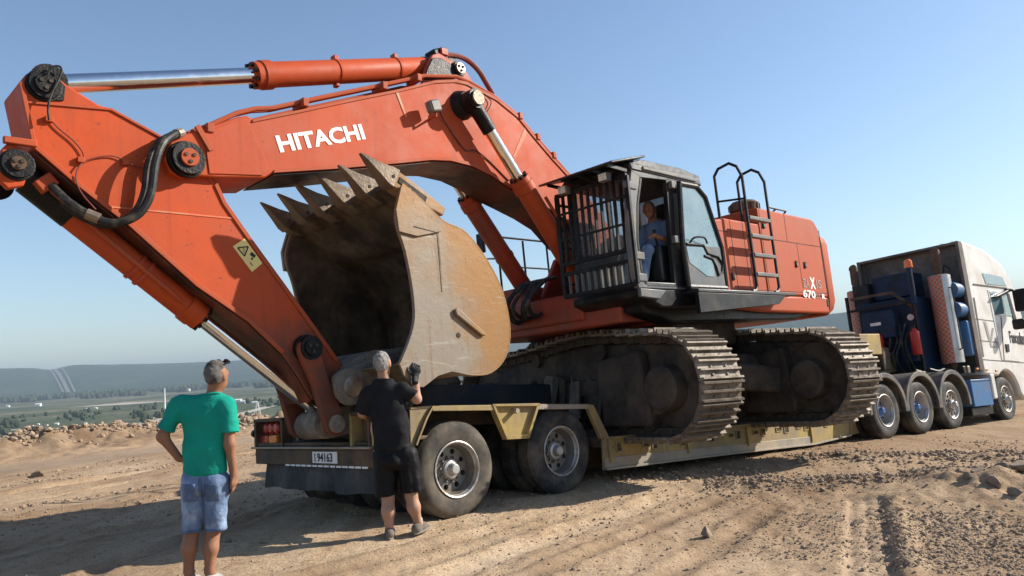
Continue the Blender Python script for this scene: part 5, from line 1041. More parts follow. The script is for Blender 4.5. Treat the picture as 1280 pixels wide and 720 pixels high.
# ================================================================== TRACTOR UNIT
TK = thing('tractor_unit', K, 'white heavy haulage tractor unit with blue machinery behind the cab', 'truck')
mk1 = dict(tyre='tyre2', rim='rimlip', rim_lip='hub', hub='bluehub', wheel_nuts='bluehub'); mk2 = dict(tyre='tyre2', rim='rim', rim_lip='hub', hub='hub', wheel_nuts='hub')
WK = wheel_set('k', [mk1], r=.54, w=.30, deep=.17, holes=8); WK2 = wheel_set('k2', [mk2], r=.53, w=.32, deep=.035, holes=10)
for i, x in enumerate((.18, 1.58)):
    build_wheel(TK, WK, mk1, x, 0, .54, rot=i * .5)
    for y in (.34, 1.86, 2.2): build_wheel(TK, WK, mk1, x, y, .54, only=('tyre', 'rim'))
for x in (2.98, 5.75):
    build_wheel(TK, WK2, mk2, x, 0.02, .52, rot=x); build_wheel(TK, WK2, mk2, x, 2.16, .52, only=('tyre', 'rim'))
for y in (.75, 1.65): obj('chassis_rail', MB().bb(-.7, 7.0, y - .05, y + .05, .75, 1.05), M['black'], TK, .01)
for x in (.18, 1.58, 2.98, 5.75): obj('axle', MB().cyl((x, .2, .54), (x, 2.3, .54), .09, 12), M['under'], TK)
obj('fifth_wheel', MB().bb(.3, 1.5, .8, 1.6, 1.06, 1.2), M['under'], TK, .03)
# arched fenders
for x in (.18, 1.58, 2.98):
    for y0 in (-.04, 1.9):
        outer = [(x + .70 * math.cos(a), .56 + .68 * math.sin(a)) for a in np.linspace(-.12, math.pi + .12, 18)]; inn = [(x + .66 * math.cos(a), .56 + .64 * math.sin(a)) for a in np.linspace(-.12, math.pi + .12, 18)][::-1]
        f_ = obj('fender', MB().prism(outer + inn, y0, y0 + .62), M['tgrey'], TK, .01, 50)
        rim_o = [(x + .72 * math.cos(a), .56 + .70 * math.sin(a)) for a in np.linspace(-.12, math.pi + .12, 18)]; rim_i = [(x + .62 * math.cos(a), .56 + .60 * math.sin(a)) for a in np.linspace(-.12, math.pi + .12, 18)][::-1]
        obj('fender_lip', MB().prism(rim_o + rim_i, y0 - .03, y0 + .03), M['tgrey'], f_, .012, 50)
for x in (.88, 2.28): obj('splash_panel', MB().bb(x - .13, x + .13, .05, .5, .5, .98), M['tgrey'], TK, .02)
# cab
CX0, CX1, CYA, CYB = 4.60, 7.45, -.06, 2.40
prof_r = [(CX0, 1.10), (5.0, 1.10), (5.0, 1.10)] 
arch = [(5.75 + .66 * math.cos(a), .52 + .66 * math.sin(a)) for a in np.linspace(math.pi - .95, .15, 12)]
side_pts = [(CX0, 1.12)] + arch + [(6.6, .45), (CX1, .45), (CX1 + .06, 1.4), (CX1, 2.2), (CX1 - .35, 3.35), (CX1 - .75, 3.80), (5.75, 4.12), (4.9, 4.22), (CX0, 4.24)]
tc = obj('cab_body', MB().prism(side_pts, CYA, CYB), M['twhite'], TK, .05, 40)
obj('cab_back', MB().bb(CX0 - .015, CX0 - .001, CYA + .06, CYB - .06, 1.3, 4.15), M['tback'], tc)
for y0, y1 in ((CYA - .015, CYA + .06), (CYB - .06, CYB + .015)): obj('rear_fairing', MB().bb(CX0 - .22, CX0 - .016, y0, y1, 1.2, 4.22), M['tback'], tc, .015)
obj('roof_fairing', MB().bb(CX0 - .22, CX0 - .016, CYA + .0, CYB, 4.15, 4.215), M['tback'], tc, .02)
kp = lambda name, pts, y0, y1, mat, par, bev=.008: obj(name, MB().prism(K.side(pts, CYA), y0, y1), M[mat], par, bev)
kp('upper_window', [(1227, 341), (1252, 346), (1258, 358), (1232, 355)], CYA - .012, CYA - .001, 'glass', tc)
kp('trim_line', [(1216, 354.5), (1258, 359.5), (1258, 361), (1216, 356)], CYA - .02, CYA - .001, 'tback', tc, .003)
dw = kp('door', [(1234, 362), (1262, 366), (1269, 402), (1274, 452), (1252, 450)], CYA - .012, CYA - .001, 'twhite', tc, .006)
kp('door_window', [(1236, 364), (1257, 368), (1265, 396), (1243, 394)], CYA - .022, CYA - .0125, 'glass', dw)
kp('window_frame', [(1257, 367), (1260, 367.5), (1270, 402), (1266, 402)], CYA - .03, CYA - .0125, 'black', dw, .004)
kp('door_gap', [(1250, 396), (1251, 396), (1255, 450), (1254, 450)], CYA - .016, CYA - .0125, 'under', dw, 0)
for pts in ([(1216, 372), (1218, 372), (1230, 446), (1228.5, 446)], [(1229, 449), (1280, 453), (1280, 454), (1229, 450)], [(1218, 398), (1250, 402), (1250, 403), (1218, 399)], [(1222, 425), (1252, 428), (1252, 429), (1222, 426)]): kp('panel_gap', pts, CYA - .006, CYA - .001, 'tback', tc, 0)
for k_ in range(3): obj('side_lamp', MB().box(Vector(K.at(1222 + 12 * k_, 461 + k_, CYA - .01)), (.10, .02, .04)), M['lensy'], tc, .006)
kp('door_handle', [(1255.5, 430), (1259.5, 430), (1260.5, 440), (1257, 440)], CYA - .035, CYA - .0125, 'black', dw, .01)
for pts in ([(1229, 402), (1232, 402), (1238, 424), (1236, 427)], [(1240, 410), (1242, 410), (1239, 432), (1237, 431)], [(1243, 422), (1249, 432), (1246, 432)], [(1238, 432), (1249, 433.5), (1249, 435), (1238, 434)]): kp('side_emblem', pts, CYA - .008, CYA - .001, 'emblem', tc, 0)
kp('side_emblem', [(1264, 419), (1269, 415), (1272, 417), (1276, 413), (1279, 420)], CYA - .008, CYA - .001, 'white', tc, 0)
a_ = Vector(K.at(1262, 428, CYA - .004)); b2 = Vector(K.at(1281, 430, CYA - .004)); o = text('Fasoulas', 1, .03, .002, M['ink'], 'lettering', tc, Matrix.Identity(4)); xs_ = max(v.co.x for v in o.data.vertices); sc_ = (b2 - a_).length / xs_
o.matrix_basis = plane_matrix(a_ + Vector((0, -.012, 0)), b2 - a_, (0, 0, 1)) @ Matrix.Diagonal((sc_, sc_ * 1.5, 1, 1))
kp('sun_visor_strip', [(1237, 372), (1258, 361), (1262, 363), (1245, 372)], CYA - .12, CYA - .02, 'black', tc, .02)
mr = obj('mirror', MB().box(Vector(K.at(1276, 375, CYA - .3)), (.14, .3, .55)), M['black'], tc, .05); obj('mirror', MB().box(Vector(K.at(1274, 405, CYA - .3)), (.14, .28, .25)), M['black'], tc, .05)
obj('mirror_arm', MB().tube([K.at(1256, 362, CYA), K.at(1266, 363, CYA - .2), K.at(1276, 366, CYA - .3)], .03, 8), M['black'], mr)
for k, y in enumerate((.35, .6)): obj('air_horn', MB().tube([(4.9, y, 4.27), (5.05, y, 4.30), (5.15, y, 4.30)], [.03, .035, .07], 10), M['hub'], tc)
obj('roof_beacon', MB().lathe([(0, .07), (.12, .065), (.15, .04), (.16, 0)], (5.35, .25, 4.18), (0, 0, 1), 14), M['firered'], tc)
obj('side_step', MB().bb(4.85, 5.06, CYA - .02, CYA + .2, .55, 1.12), M['twhite'], TK, .03)
# locker below the chassis
lk = obj('locker', MB().bb(3.86, 4.84, -.05, .5, .42, 1.02), M['blue2'], TK, .015); obj('locker_rim', MB().bb(3.88, 4.82, -.056, -.0505, .97, .985), M['black'], lk); obj('locker_under', MB().bb(3.8, 4.9, 0, 2.3, .22, .41), M['black'], TK, .02)
# exhaust shields and stacks
for y, s in ((.28, 1), (2.28, -1)):
    x = 3.95; n_ = 20; z0, z1 = 1.42, 3.42
    def arc(a0, a1, r=.235): return [(x + r * math.cos(a), y + r * math.sin(a)) for a in np.linspace(a0, a1, n_)]
    ex = obj('exhaust_stack', MB().tube([(x, y, 1.2), (x, y, 3.40), (x, y, 3.98)], .085, 16), M['rust'], TK); obj('stack_top', MB().tube([(x, y, 3.6), (x, y, 4.0), (x - .04, y, 4.02)], .1, 16), M['rust'], ex)
    for nm, a0, a1, mt in (('perforated_shield', math.pi * .60, math.pi * 1.20, 'perf'), ('smooth_shield', math.pi * 1.20, math.pi * 2.60, 'alu')):
        o_ = arc(a0, a1); i_ = arc(a0, a1, .225)[::-1]; mb = MB(); v = o_ + i_; n2 = len(v)
        mb.loft([[(p[0], p[1], z0) for p in v], [(p[0], p[1], z1) for p in v]]); so_ = obj(nm, mb, M[mt], ex, 0, 50)
        if mt == 'perf':
            uv_ = so_.data.uv_layers.new(name='UVMap')
            for lp_ in so_.data.loops:
                c_ = so_.data.vertices[lp_.vertex_index].co; uv_.data[lp_.index].uv = (math.atan2(c_.y - y, -(c_.x - x)) * .235, c_.z)
    obj('shield_cap', MB().lathe([(0, .235), (.02, .2), (.02, .1)], (x, y, z1), (0, 0, 1), 24), M['alu'], ex); obj('grab_bar', MB().tube([(x - .08, y - .22, 1.7), (x - .10, y - .28, 1.72), (x - .10, y - .28, 3.1), (x - .08, y - .22, 3.12)], .016, 6), M['black'], ex)
# machinery rack behind the cab
rk = obj('machinery_rack', MB().bb(3.3, 4.3, .62, 1.98, 1.25, 3.0), M['blue'], TK, .04)
for x0, x1, y0, y1, z0, z1, mt in ((3.0, 3.32, 1.0, 1.75, 2.1, 2.75, 'blue'), (3.1, 3.35, .65, 1.0, 1.5, 2.0, 'blue'), (3.6, 4.3, .8, 1.7, 3.05, 3.62, 'blue'), (3.2, 3.4, .7, 1.9, 1.1, 1.3, 'black'), (3.4, 4.2, 1.7, 2.1, 2.9, 3.5, 'black'), (3.05, 3.3, 1.25, 1.55, 1.4, 1.9, 'blue')): obj('machine_box', MB().bb(x0, x1, y0, y1, z0, z1), M[mt], rk, .03)
obj('maker_plate', MB().bb(2.985, 2.998, 1.3, 1.55, 2.42, 2.49), M['white'], rk)
for a, b_ in (((3.1, .55, 1.2), (3.1, .55, 3.7)), ((3.1, 2.1, 1.2), (3.1, 2.1, 3.2)), ((3.1, .55, 2.85), (3.1, 2.1, 2.85)), ((3.1, .55, 2.0), (3.1, 2.1, 2.0)), ((3.0, .9, 3.12), (3.0, 1.95, 3.12)), ((3.0, .95, 3.12), (3.2, .62, 2.75))): obj('rack_bar', MB().beam(a, b_, .06, .06, (1, 0, 0)), M['black'] if a[2] != 3.12 else M['brown'], rk)
for k in range(10): y = .7 + k * .13; obj('hose', MB().tube(smooth_path([(3.15, y, 1.2), (2.95 + .1 * math.sin(k * 2), y + .05, 1.6), (3.0, y + .1 * math.cos(k), 2.0), (3.15, y, 2.3 + .1 * math.sin(k))]), .022, 6), M['rubber'], rk)
obj('round_gauge', MB().lathe([(0, .07), (.03, .07), (.03, 0)], (3.04, .62, 2.5), (-1, 0, 0), 16), M['hub'], rk)
obj('lamp_post', MB().cyl((3.1, .52, 2.8), (3.1, .52, 3.62), .06, 10), M['blue'], rk); obj('beacon', MB().lathe([(0, .09), (.15, .085), (.19, .05), (.2, 0)], (3.1, .52, 3.62), (0, 0, 1), 14), M['beacon'], rk)
for y in (.58, 1.4):
    fe = obj('extinguisher', MB().lathe([(0, .09), (.02, .1), (.5, .1), (.56, .06), (.6, .03)], (3.0, y, 1.65), (0, 0, 1), 14), M['firered'], TK); obj('valve', MB().box((3.0, y, 2.28), (.05, .05, .08)), M['black'], fe)
for z in (3.08, 2.62): obj('air_tank', MB().tube([(4.0, .12, z), (4.02, .12, z), (4.44, .12, z), (4.5, .12, z), (4.52, .12, z)], [.05, .18, .18, .12, .02], 20), M['blue2'], TK)
obj('side_tank', MB().bb(4.22, 4.55, -.03, .5, 1.55, 2.36), M['blue2'], TK, .04)
for y in (.2, .5): obj('air_line', MB().tube(smooth_path([(2.6, y, 1.3), (3.0, y, 1.25), (3.6, y + .1, 1.3), (4.3, y, 1.22)]), .03, 6), M['black'], TK)
for k in range(3): obj('valve_block', MB().box((3.9 + k * .22, .1, 1.25), (.14, .12, .16)), M['steel' if k % 2 else 'black'], TK, .015)
obj('cable_loop', MB().tube(smooth_path([(4.36, .5, 3.7), (4.3, .45, 3.5), (4.32, .35, 3.45), (4.36, .3, 3.7), (4.4, .2, 3.6)]), .02, 6), M['black'], TK)

# ================================================================== PEOPLE: one smooth surface per body, grown from limbs and meshed
def surface_nets(fn, lo, hi, h):
    lo = np.array(lo); n = np.ceil((np.array(hi) - lo) / h).astype(int) + 1
    ax = [lo[i] + h * np.arange(n[i]) for i in range(3)]; X, Y, Z = np.meshgrid(*ax, indexing='ij'); D_ = fn(X, Y, Z)
    s = D_ < 0; c = np.zeros(n - 1, int)
    for i in (0, 1):
        for j in (0, 1):
            for k in (0, 1): c += s[i:n[0] - 1 + i, j:n[1] - 1 + j, k:n[2] - 1 + k]
    act = (c > 0) & (c < 8); ids = -np.ones(n - 1, int); ci = np.argwhere(act); ids[act] = np.arange(len(ci))
    acc = np.zeros((len(ci), 3)); cnt = np.zeros(len(ci))
    corner = lambda o: D_[ci[:, 0] + o[0], ci[:, 1] + o[1], ci[:, 2] + o[2]]
    for a in range(3):
        for o1 in (0, 1):
            for o2 in (0, 1):
                p = [0, 0, 0]; b_ = [(a + 1) % 3, (a + 2) % 3]; p[b_[0]] = o1; p[b_[1]] = o2; q = list(p); q[a] = 1
                d0, d1 = corner(p), corner(q); m_ = (d0 < 0) != (d1 < 0); t = np.where(m_, d0 / np.where(m_, d0 - d1, 1), 0)
                pos = np.tile(np.array(p, float), (len(ci), 1)); pos[:, a] += t; acc[m_] += pos[m_]; cnt[m_] += 1
    V = lo + h * (ci + acc / cnt[:, None]); F_ = []
    for a in range(3):
        b_, c_ = (a + 1) % 3, (a + 2) % 3; sl0 = [slice(None)] * 3; sl1 = [slice(None)] * 3; sl0[a] = slice(0, -1); sl1[a] = slice(1, None)
        ch = s[tuple(sl0)] != s[tuple(sl1)]; e = np.argwhere(ch); e = e[(e[:, b_] > 0) & (e[:, c_] > 0) & (e[:, b_] < n[b_] - 1) & (e[:, c_] < n[c_] - 1)]
        ins = s[e[:, 0], e[:, 1], e[:, 2]]
        def cid(db, dc): q = e.copy(); q[:, b_] += db; q[:, c_] += dc; return ids[q[:, 0], q[:, 1], q[:, 2]]
        f = np.stack([cid(-1, -1), cid(0, -1), cid(0, 0), cid(-1, 0)], 1); f[~ins] = f[~ins][:, ::-1]; F_.append(f)
    F_ = np.concatenate(F_); F_ = F_[(F_ >= 0).all(1)]
    return V, F_
def smin(a, b, k): h = np.clip(.5 + .5 * (b - a) / k, 0, 1); return b + (a - b) * h - k * h * (1 - h)
def cap(p, a, b, ra, rb, flat=None):
    X, Y, Z = p; a = np.array(a, float); b = np.array(b, float); d = b - a; L = d @ d
    t = np.clip(((X - a[0]) * d[0] + (Y - a[1]) * d[1] + (Z - a[2]) * d[2]) / L, 0, 1)
    dx = X - a[0] - t * d[0]; dy = Y - a[1] - t * d[1]; dz = Z - a[2] - t * d[2]
    if flat is not None:                          # (unit vector, factor): thinner along that direction
        u, k = flat; e = dx * u[0] + dy * u[1] + dz * u[2]; dx = dx + u[0] * e * (k - 1); dy = dy + u[1] * e * (k - 1); dz = dz + u[2] * e * (k - 1)
    return np.sqrt(dx * dx + dy * dy + dz * dz) - (ra + (rb - ra) * t)
def ell(p, c, r, R3=None):
    q = np.stack([p[0] - c[0], p[1] - c[1], p[2] - c[2]], -1)
    if R3 is not None: q = q @ R3
    k = np.linalg.norm(q / np.array(r), axis=-1); return (k - 1) * min(r)
def wrk(p, f, s=0):
    X, Y, Z = p; return (np.sin(X * f + 3.1 * np.sin(Z * f * .35 + s)) * np.sin(Z * f * .8 + 2.3 * np.sin(X * f * .6 + s * 2)) + .6 * np.sin((X + Z) * f * .7 + Y * f + s * 3)) / 1.6
def body_mesh(name, prims, mat, parent, h=.011, k=.03, extra=None, pad=.06, clip=None, ang=180):
    P = []
    for q in prims:
        if q[0] == 'c': P += [(np.array(q[1]) - max(q[3], q[4])), (np.array(q[1]) + max(q[3], q[4])), (np.array(q[2]) - max(q[3], q[4])), (np.array(q[2]) + max(q[3], q[4]))]
        else: P += [np.array(q[1]) - max(q[2]), np.array(q[1]) + max(q[2])]
    lo = np.min(P, 0) - pad; hi = np.max(P, 0) + pad
    def fn(X, Y, Z):
        d = None; p = (X, Y, Z)
        for q in prims:
            e = cap(p, *q[1:5], q[5] if len(q) > 5 and q[5] is not None else None) if q[0] == 'c' else ell(p, q[1], q[2], q[3] if len(q) > 3 else None)
            kk = q[6] if len(q) > 6 and q[6] is not None else k
            if len(q) > 7: e = np.maximum(e, (X - q[7][0][0]) * q[7][1][0] + (Y - q[7][0][1]) * q[7][1][1] + (Z - q[7][0][2]) * q[7][1][2])
            d = e if d is None else smin(d, e, kk)
        if extra is not None: d = d + extra(p)
        if clip is not None:
            for cp, cn in clip: d = np.maximum(d, (X - cp[0]) * cn[0] + (Y - cp[1]) * cn[1] + (Z - cp[2]) * cn[2])
        return d
    V, F_ = surface_nets(fn, lo, hi, h)
    me = bpy.data.meshes.new(name); me.from_pydata(V.tolist(), [], F_.tolist()); me.shade_smooth(); me.materials.append(mat)
    o = bpy.data.objects.new(name, me); COL.objects.link(o); o.parent = parent
    sm = o.modifiers.new('smooth', 'SMOOTH'); sm.factor = .5; sm.iterations = 2
    return o
unit = lambda v: np.array(v) / np.linalg.norm(v)
def slab(z0, z1): return [((0, 0, z1), (0, 0, 1)), ((0, 0, z0), (0, 0, -1))]
def skin_mat(name, c):
    m = surf(name, c, .55, 0, tuple(v * .8 for v in c), .4, 6, .06, .08, 60); m.node_tree.nodes['Principled BSDF'].inputs['Subsurface Weight'].default_value = .08; return m
M['skin'] = skin_mat('tanned_skin', (.30, .145, .085)); M['skin2'] = skin_mat('fair_tanned_skin', (.42, .235, .155)); M['skin3'] = skin_mat('ruddy_skin', (.34, .16, .10))
M['hair'] = surf('grey_dark_hair', (.06, .052, .045), .7, 0, (.20, .185, .17), .55, 11, .3, .8, 160); M['hair2'] = surf('silver_grey_hair', (.36, .345, .33), .7, 0, (.20, .18, .165), .5, 9, .3, .8, 160)
M['green'] = surf('teal_green_cotton', (.006, .285, .205), .85, 0, (.006, .22, .165), .4, 2.5, .05, .9, 7); M['blackshirt'] = surf('black_cotton', (.010, .0105, .013), .85, 0, (.018, .018, .020), .4, 3, .1, .9, 7)
M['blackshorts'] = surf('black_sport_cloth', (.005, .005, .006), .6, bump=.9, bscale=8); M['bluecloth'] = surf('light_blue_cotton', (.17, .26, .42), .85, 0, (.13, .21, .36), .4, 3, .05, .15, 90)
M['shoe_grey'] = surf('grey_canvas_shoe', (.12, .105, .09), .8, 0, (.22, .18, .14), .4, 6, .15, .3, 60); M['sole'] = surf('shoe_sole', (.20, .18, .155), .8); M['shoe_light'] = surf('pale_grey_trainer', (.34, .34, .35), .7, 0, (.24, .21, .18), .4, 7, .1, .2, 60)
M['sock'] = surf('grey_white_sock', (.42, .40, .38), .9); M['glove'] = surf('black_work_glove', (.02, .02, .02), .75, 0, (.3, .28, .25), .3, 12, .2, .4, 60); M['glove2'] = surf('pale_glove_back', (.48, .46, .42), .8)
m, n, b = new_mat('washed_denim'); co = coords(n); M['denim'] = m
c = ramp(n, noise(n, coords(n, (1, 1, .7)), 7, 4, .6), [(.38, (.028, .06, .135)), (.52, (.075, .135, .25)), (.66, (.25, .33, .45))]); wv = N(n, 'ShaderNodeTexWave', Scale=160.0, Distortion=1.5); n.links.new(co, wv.inputs['Vector'])
c = mixc(n, .25, c, mixc(n, wv.outputs[0], (.10, .18, .36), (.5, .6, .75))); n.links.new(c, b.inputs['Base Color']); b.inputs['Roughness'].default_value = .85
bp = N(n, 'ShaderNodeBump', Strength=.8, Distance=.02); n.links.new(noise(n, coords(n, (1, 1, 1.7)), 11, 5), bp.inputs['Height']); n.links.new(bp.outputs[0], b.inputs['Normal'])

M['denim2'] = M['denim'].copy(); M['denim2'].name = 'dark_denim'; _n = M['denim2'].node_tree; _b = _n.nodes['Principled BSDF']; _n.links.new(mixc(_n, 1.0, _b.inputs['Base Color'].links[0].from_socket, (.55, .58, .65), 'MULTIPLY'), _b.inputs['Base Color'])
def head_prims(c, face, up=(0, 0, 1), s=1.0):
    """face = horizontal unit vector the nose points along"""
    c = np.array(c); f = np.array(face, float); f /= np.linalg.norm(f); u = np.array(up, float); u = u - f * (u @ f); u /= np.linalg.norm(u); r = np.cross(f, u); R3 = np.stack([r, f, u], 1)
    g = lambda a, b_, d: c + (r * a + f * b_ + u * d) * s
    pr = [('e', g(0, -.012, .03), np.array((.076, .096, .092)) * s, R3), ('e', g(0, .03, -.03), np.array((.064, .070, .088)) * s, R3), ('c', g(0, .07, -.085), g(0, .06, -.08), .032 * s, .036 * s),
          ('c', g(0, .098, .0), g(0, .118, -.035), .010 * s, .017 * s, None, .012), ('c', g(-.025, .085, -.066), g(.025, .085, -.066), .011 * s, .011 * s, None, .012),
          ('c', g(-.04, .082, .018), g(.04, .082, .018), .014 * s, .014 * s, None, .02)]
    for sx in (-1, 1): pr += [('e', g(sx * .078, -.012, -.005), np.array((.012, .020, .032)) * s, R3), ('c', g(sx * .034, .086, -.002), g(sx * .030, .086, -.002), .013 * s, .013 * s, None, .008)]
    return pr, g, R3
def hand_prims(wrist, fdir, palm_n, side, s=1.0, curl=.35, thumb_out=.8):
    """wrist point, direction of the fingers, palm normal, side = +1/-1 where the thumb sits"""
    w = np.array(wrist); f = np.array(fdir, float); f /= np.linalg.norm(f); pn = np.array(palm_n, float); pn -= f * (pn @ f); pn /= np.linalg.norm(pn); r = np.cross(f, pn) * side
    pr = [('c', w, w + f * .05 * s, .026 * s, .034 * s, (pn, 1.6)), ('c', w + f * .055 * s - r * .018 * s, w + f * .055 * s + r * .018 * s, .028 * s, .028 * s, (pn, 1.7))]
    for i, (o_, L) in enumerate(((.030, .068), (.010, .078), (-.010, .072), (-.030, .056))):
        a = w + (f * .085 + r * o_) * s; cu = curl * (1 + .25 * i); b1 = a + (f * math.cos(cu) + pn * math.sin(cu)) * L * .45 * s; b2 = b1 + (f * math.cos(cu * 2) + pn * math.sin(cu * 2)) * L * .33 * s; b3 = b2 + (f * math.cos(cu * 2.8) + pn * math.sin(cu * 2.8)) * L * .25 * s
        pr += [('c', a - f * .02 * s, b1, .0105 * s, .0095 * s, None, .006), ('c', b1, b2, .0095 * s, .0088 * s, None, .005), ('c', b2, b3, .0088 * s, .0075 * s, None, .005)]
    a = w + (f * .022 + r * .024) * s; b1 = a + (f * .6 + r * thumb_out) * .045 * s; b2 = b1 + (f * .85 + r * thumb_out * .4 + pn * .2) * .035 * s
    pr += [('c', a, b1, .014 * s, .0115 * s, None, .01), ('c', b1, b2, .0115 * s, .009 * s, None, .006)]
    return pr
def shoe(name, heel, toe, mat, par, w=.045):
    heel = np.array(heel); toe = np.array(toe); d = (toe - heel); d /= np.linalg.norm(d); s_ = np.cross(d, (0, 0, 1))
    o = body_mesh(name, [('c', heel + (0, 0, .045), heel + d * .06 + (0, 0, .075), .042, .04), ('c', heel + (0, 0, .04), heel + d * .13 + (0, 0, .045), .042, .043), ('c', heel + d * .10 + (0, 0, .038), toe - d * .04 + (0, 0, .03), .044, .036)], mat, par, .008, .03, None, .05, [((0, 0, heel[2] + .012), (0, 0, -1))])
    mb = MB(); pts = []
    for a in np.linspace(0, 2 * math.pi, 24, endpoint=False):
        L = np.linalg.norm(toe - heel); cc = heel + d * (L / 2 - .0); pts.append(cc + d * math.cos(a) * (L / 2 + .045) + s_ * math.sin(a) * (w + .002 + .006 * math.cos(a)))
    mb.loft([[(p[0], p[1], heel[2] - .008) for p in pts], [(p[0], p[1], heel[2] + .018) for p in pts]]); obj('sole', mb, M['sole'], o, .004)
    return o
def stand(px, py, dy=0):
    """ground point under a pixel, corrected for the height of the ground there"""
    z = 0
    for _ in range(5): h = G0.w(G0.hit(px, py, 2, z)); z = gz(h[0], h[1])
    return h[0], h[1], z
A3 = lambda *v: np.array(v, float)

# ------------------------------------------------------------------ man in the green shirt, seen from behind, left hand on his hip
ox, oy, oz = -2.50, 6.28, gz(-2.5, 6.28)
GM = thing('person', (ox, oy, oz), 'man from behind in green T-shirt and denim shorts, hand on hip, sunglasses on his head', 'person')
def J(px, py, dy=0.0): h = G0.w(G0.hit(px, py, 0, 0)) if False else (lambda r: CAM + r * ((oy + dy - CAM[1]) / r[1]))(ray(px, py)); return A3(h[0] - ox, dy, h[2] - oz)
hd, hg, hR = head_prims(J(271, 469, -.02), (.24, .97, 0), (.02, 0, 1), 1.0)
neck = J(264, 492); shL = J(222, 507, -.01); shR = J(285, 506, .0); chest = J(254, 520); belly = J(256, 560); pel = J(257, 594)
elL = J(203, 546, -.05); haL = J(226, 574, .02); elR = J(287, 555, -.03); wrR = J(292, 594, .0)
hipL = J(243, 604, -.01); hipR = J(272, 604, .01); knL = J(240, 660, .03); knR = J(267, 660, .05); anL = J(236, 714, -.02); anR = J(262, 714, 0)
fx = (A3(0, 1, 0), 1.5)
arms = [('c', shL * .6 + elL * .4, elL, .046, .043), ('c', elL, J(224, 573, .0), .043, .03), ('c', shR * .6 + elR * .4, elR, .046, .044), ('c', elR, wrR, .043, .029)]
legs = [('c', hipL, knL, .09, .058), ('c', hipR, knR, .09, .058), ('c', knL, knL * .55 + anL * .45 + A3(0, -.025, 0), .056, .060), ('c', knL * .55 + anL * .45 + A3(0, -.025, 0), anL, .056, .036), ('c', knR, knR * .55 + anR * .45 + A3(0, -.025, 0), .056, .060), ('c', knR * .55 + anR * .45 + A3(0, -.025, 0), anR, .056, .036), ('c', anL, anL + A3(0, .03, -.06), .036, .04), ('c', anR, anR + A3(0.01, .03, -.06), .036, .04)]
torso = [('c', neck + A3(0, 0, -.10), chest, .10, .14, fx), ('c', chest, belly, .145, .135, fx), ('c', belly, pel, .135, .135, fx), ('c', neck + A3(0, 0, -.1), J(269, 482), .062, .055), ('c', shL, shR, .04, .04)]
hands = hand_prims(wrR, A3(.02, .12, -1), A3(-1, .1, 0), -1, 1.0, .3, .5) + hand_prims(J(224, 573, .0), A3(.75, .35, -.35), A3(.2, -.2, -1), 1, 1.0, .25, .6)
body_mesh('body', hd + torso + arms + legs + hands, M['skin'], GM, .0115)
fold = lambda amp, f, s: (lambda p: amp * wrk(p, f, s))
sleeveL = shL + (elL - shL) * .80; sleeveR = shR + (elR - shR) * .70
body_mesh('shirt', [('c', neck + A3(0, 0, -.075), chest, .115, .168, fx), ('c', chest, belly, .168, .165, fx), ('c', belly, J(257, 584), .165, .17, fx), ('c', shL + A3(.04, 0, .012), shR + A3(-.04, 0, .012), .068, .068), ('c', shL, elL, .072, .076, None, None, (sleeveL, unit(elL - shL))), ('c', shR, elR, .072, .076, None, None, (sleeveR, unit(elR - shR))), ('c', neck + A3(0, 0, -.09), neck + A3(.01, 0, -.03), .085, .075)],
          M['green'], GM, .011, .04, lambda p: .008 * wrk((p[0] + p[2] * .5, p[1], p[2] * .7), 13, 1) + .005 * wrk((p[0], p[1], p[2] * 1.8), 24, 2), .05, [((0, 0, J(257, 594)[2]), (0, 0, -1)), (neck + A3(0, 0, .0), A3(.05, .12, 1)), ][:2])
SHP = [('c', J(257, 590), pel, .145, .150, fx), ('c', hipL + A3(0, 0, .02), J(242, 640, .0), .104, .086), ('c', hipR + A3(0, 0, .02), J(270, 640, .01), .104, .086), ('c', J(242, 640), J(240, 672, .02), .085, .080), ('c', J(270, 640, .01), J(270, 672, .03), .085, .080), ('e', J(246, 606, -.06), (.075, .07, .09)), ('e', J(267, 606, -.055), (.075, .07, .09))]
SHX = lambda p: .008 * wrk((p[0], p[1], p[2] * 1.6), 19, 4) + .004 * wrk(p, 42, 1)
body_mesh('shorts', SHP, M['denim'], GM, .0095, .018, SHX, .05, [((0, 0, J(257, 588)[2]), (0, 0, 1)), ((0, 0, J(257, 664)[2]), (0, 0, -1))])
for pxp in (243, 270):
    pc_ = J(pxp, 613); body_mesh('back_pocket', SHP, M['denim2'], GM, .007, .018, lambda p: SHX(p) - .006, .05, slab(pc_[2] - .075, pc_[2] + .07) + [((pc_[0] + .058, 0, 0), (1, 0, 0)), ((pc_[0] - .058, 0, 0), (-1, 0, 0)), ((0, -.03, 0), (0, 1, 0))])
body_mesh('hem', SHP, M['denim2'], GM, .007, .018, lambda p: SHX(p) - .005, .05, slab(J(257, 664)[2] - .001, J(257, 660)[2]))
body_mesh('side_seam', SHP, M['denim2'], GM, .006, .018, lambda p: SHX(p) - .005, .05, slab(J(257, 660)[2], J(257, 594)[2]) + [((pel[0] + .012, 0, 0), (1, 0, 0)), ((pel[0] - .012, 0, 0), (-1, 0, 0)), ((0, -.03, 0), (0, 1, 0))])
obj('collar', MB().tube([neck + A3(.008, -.005, -.02) + A3(.078 * math.cos(a), .066 * math.sin(a), .012 * math.cos(a) - .02 * math.sin(a)) for a in np.linspace(0, 2 * math.pi, 25)], .011, 6), M['green'], GM)
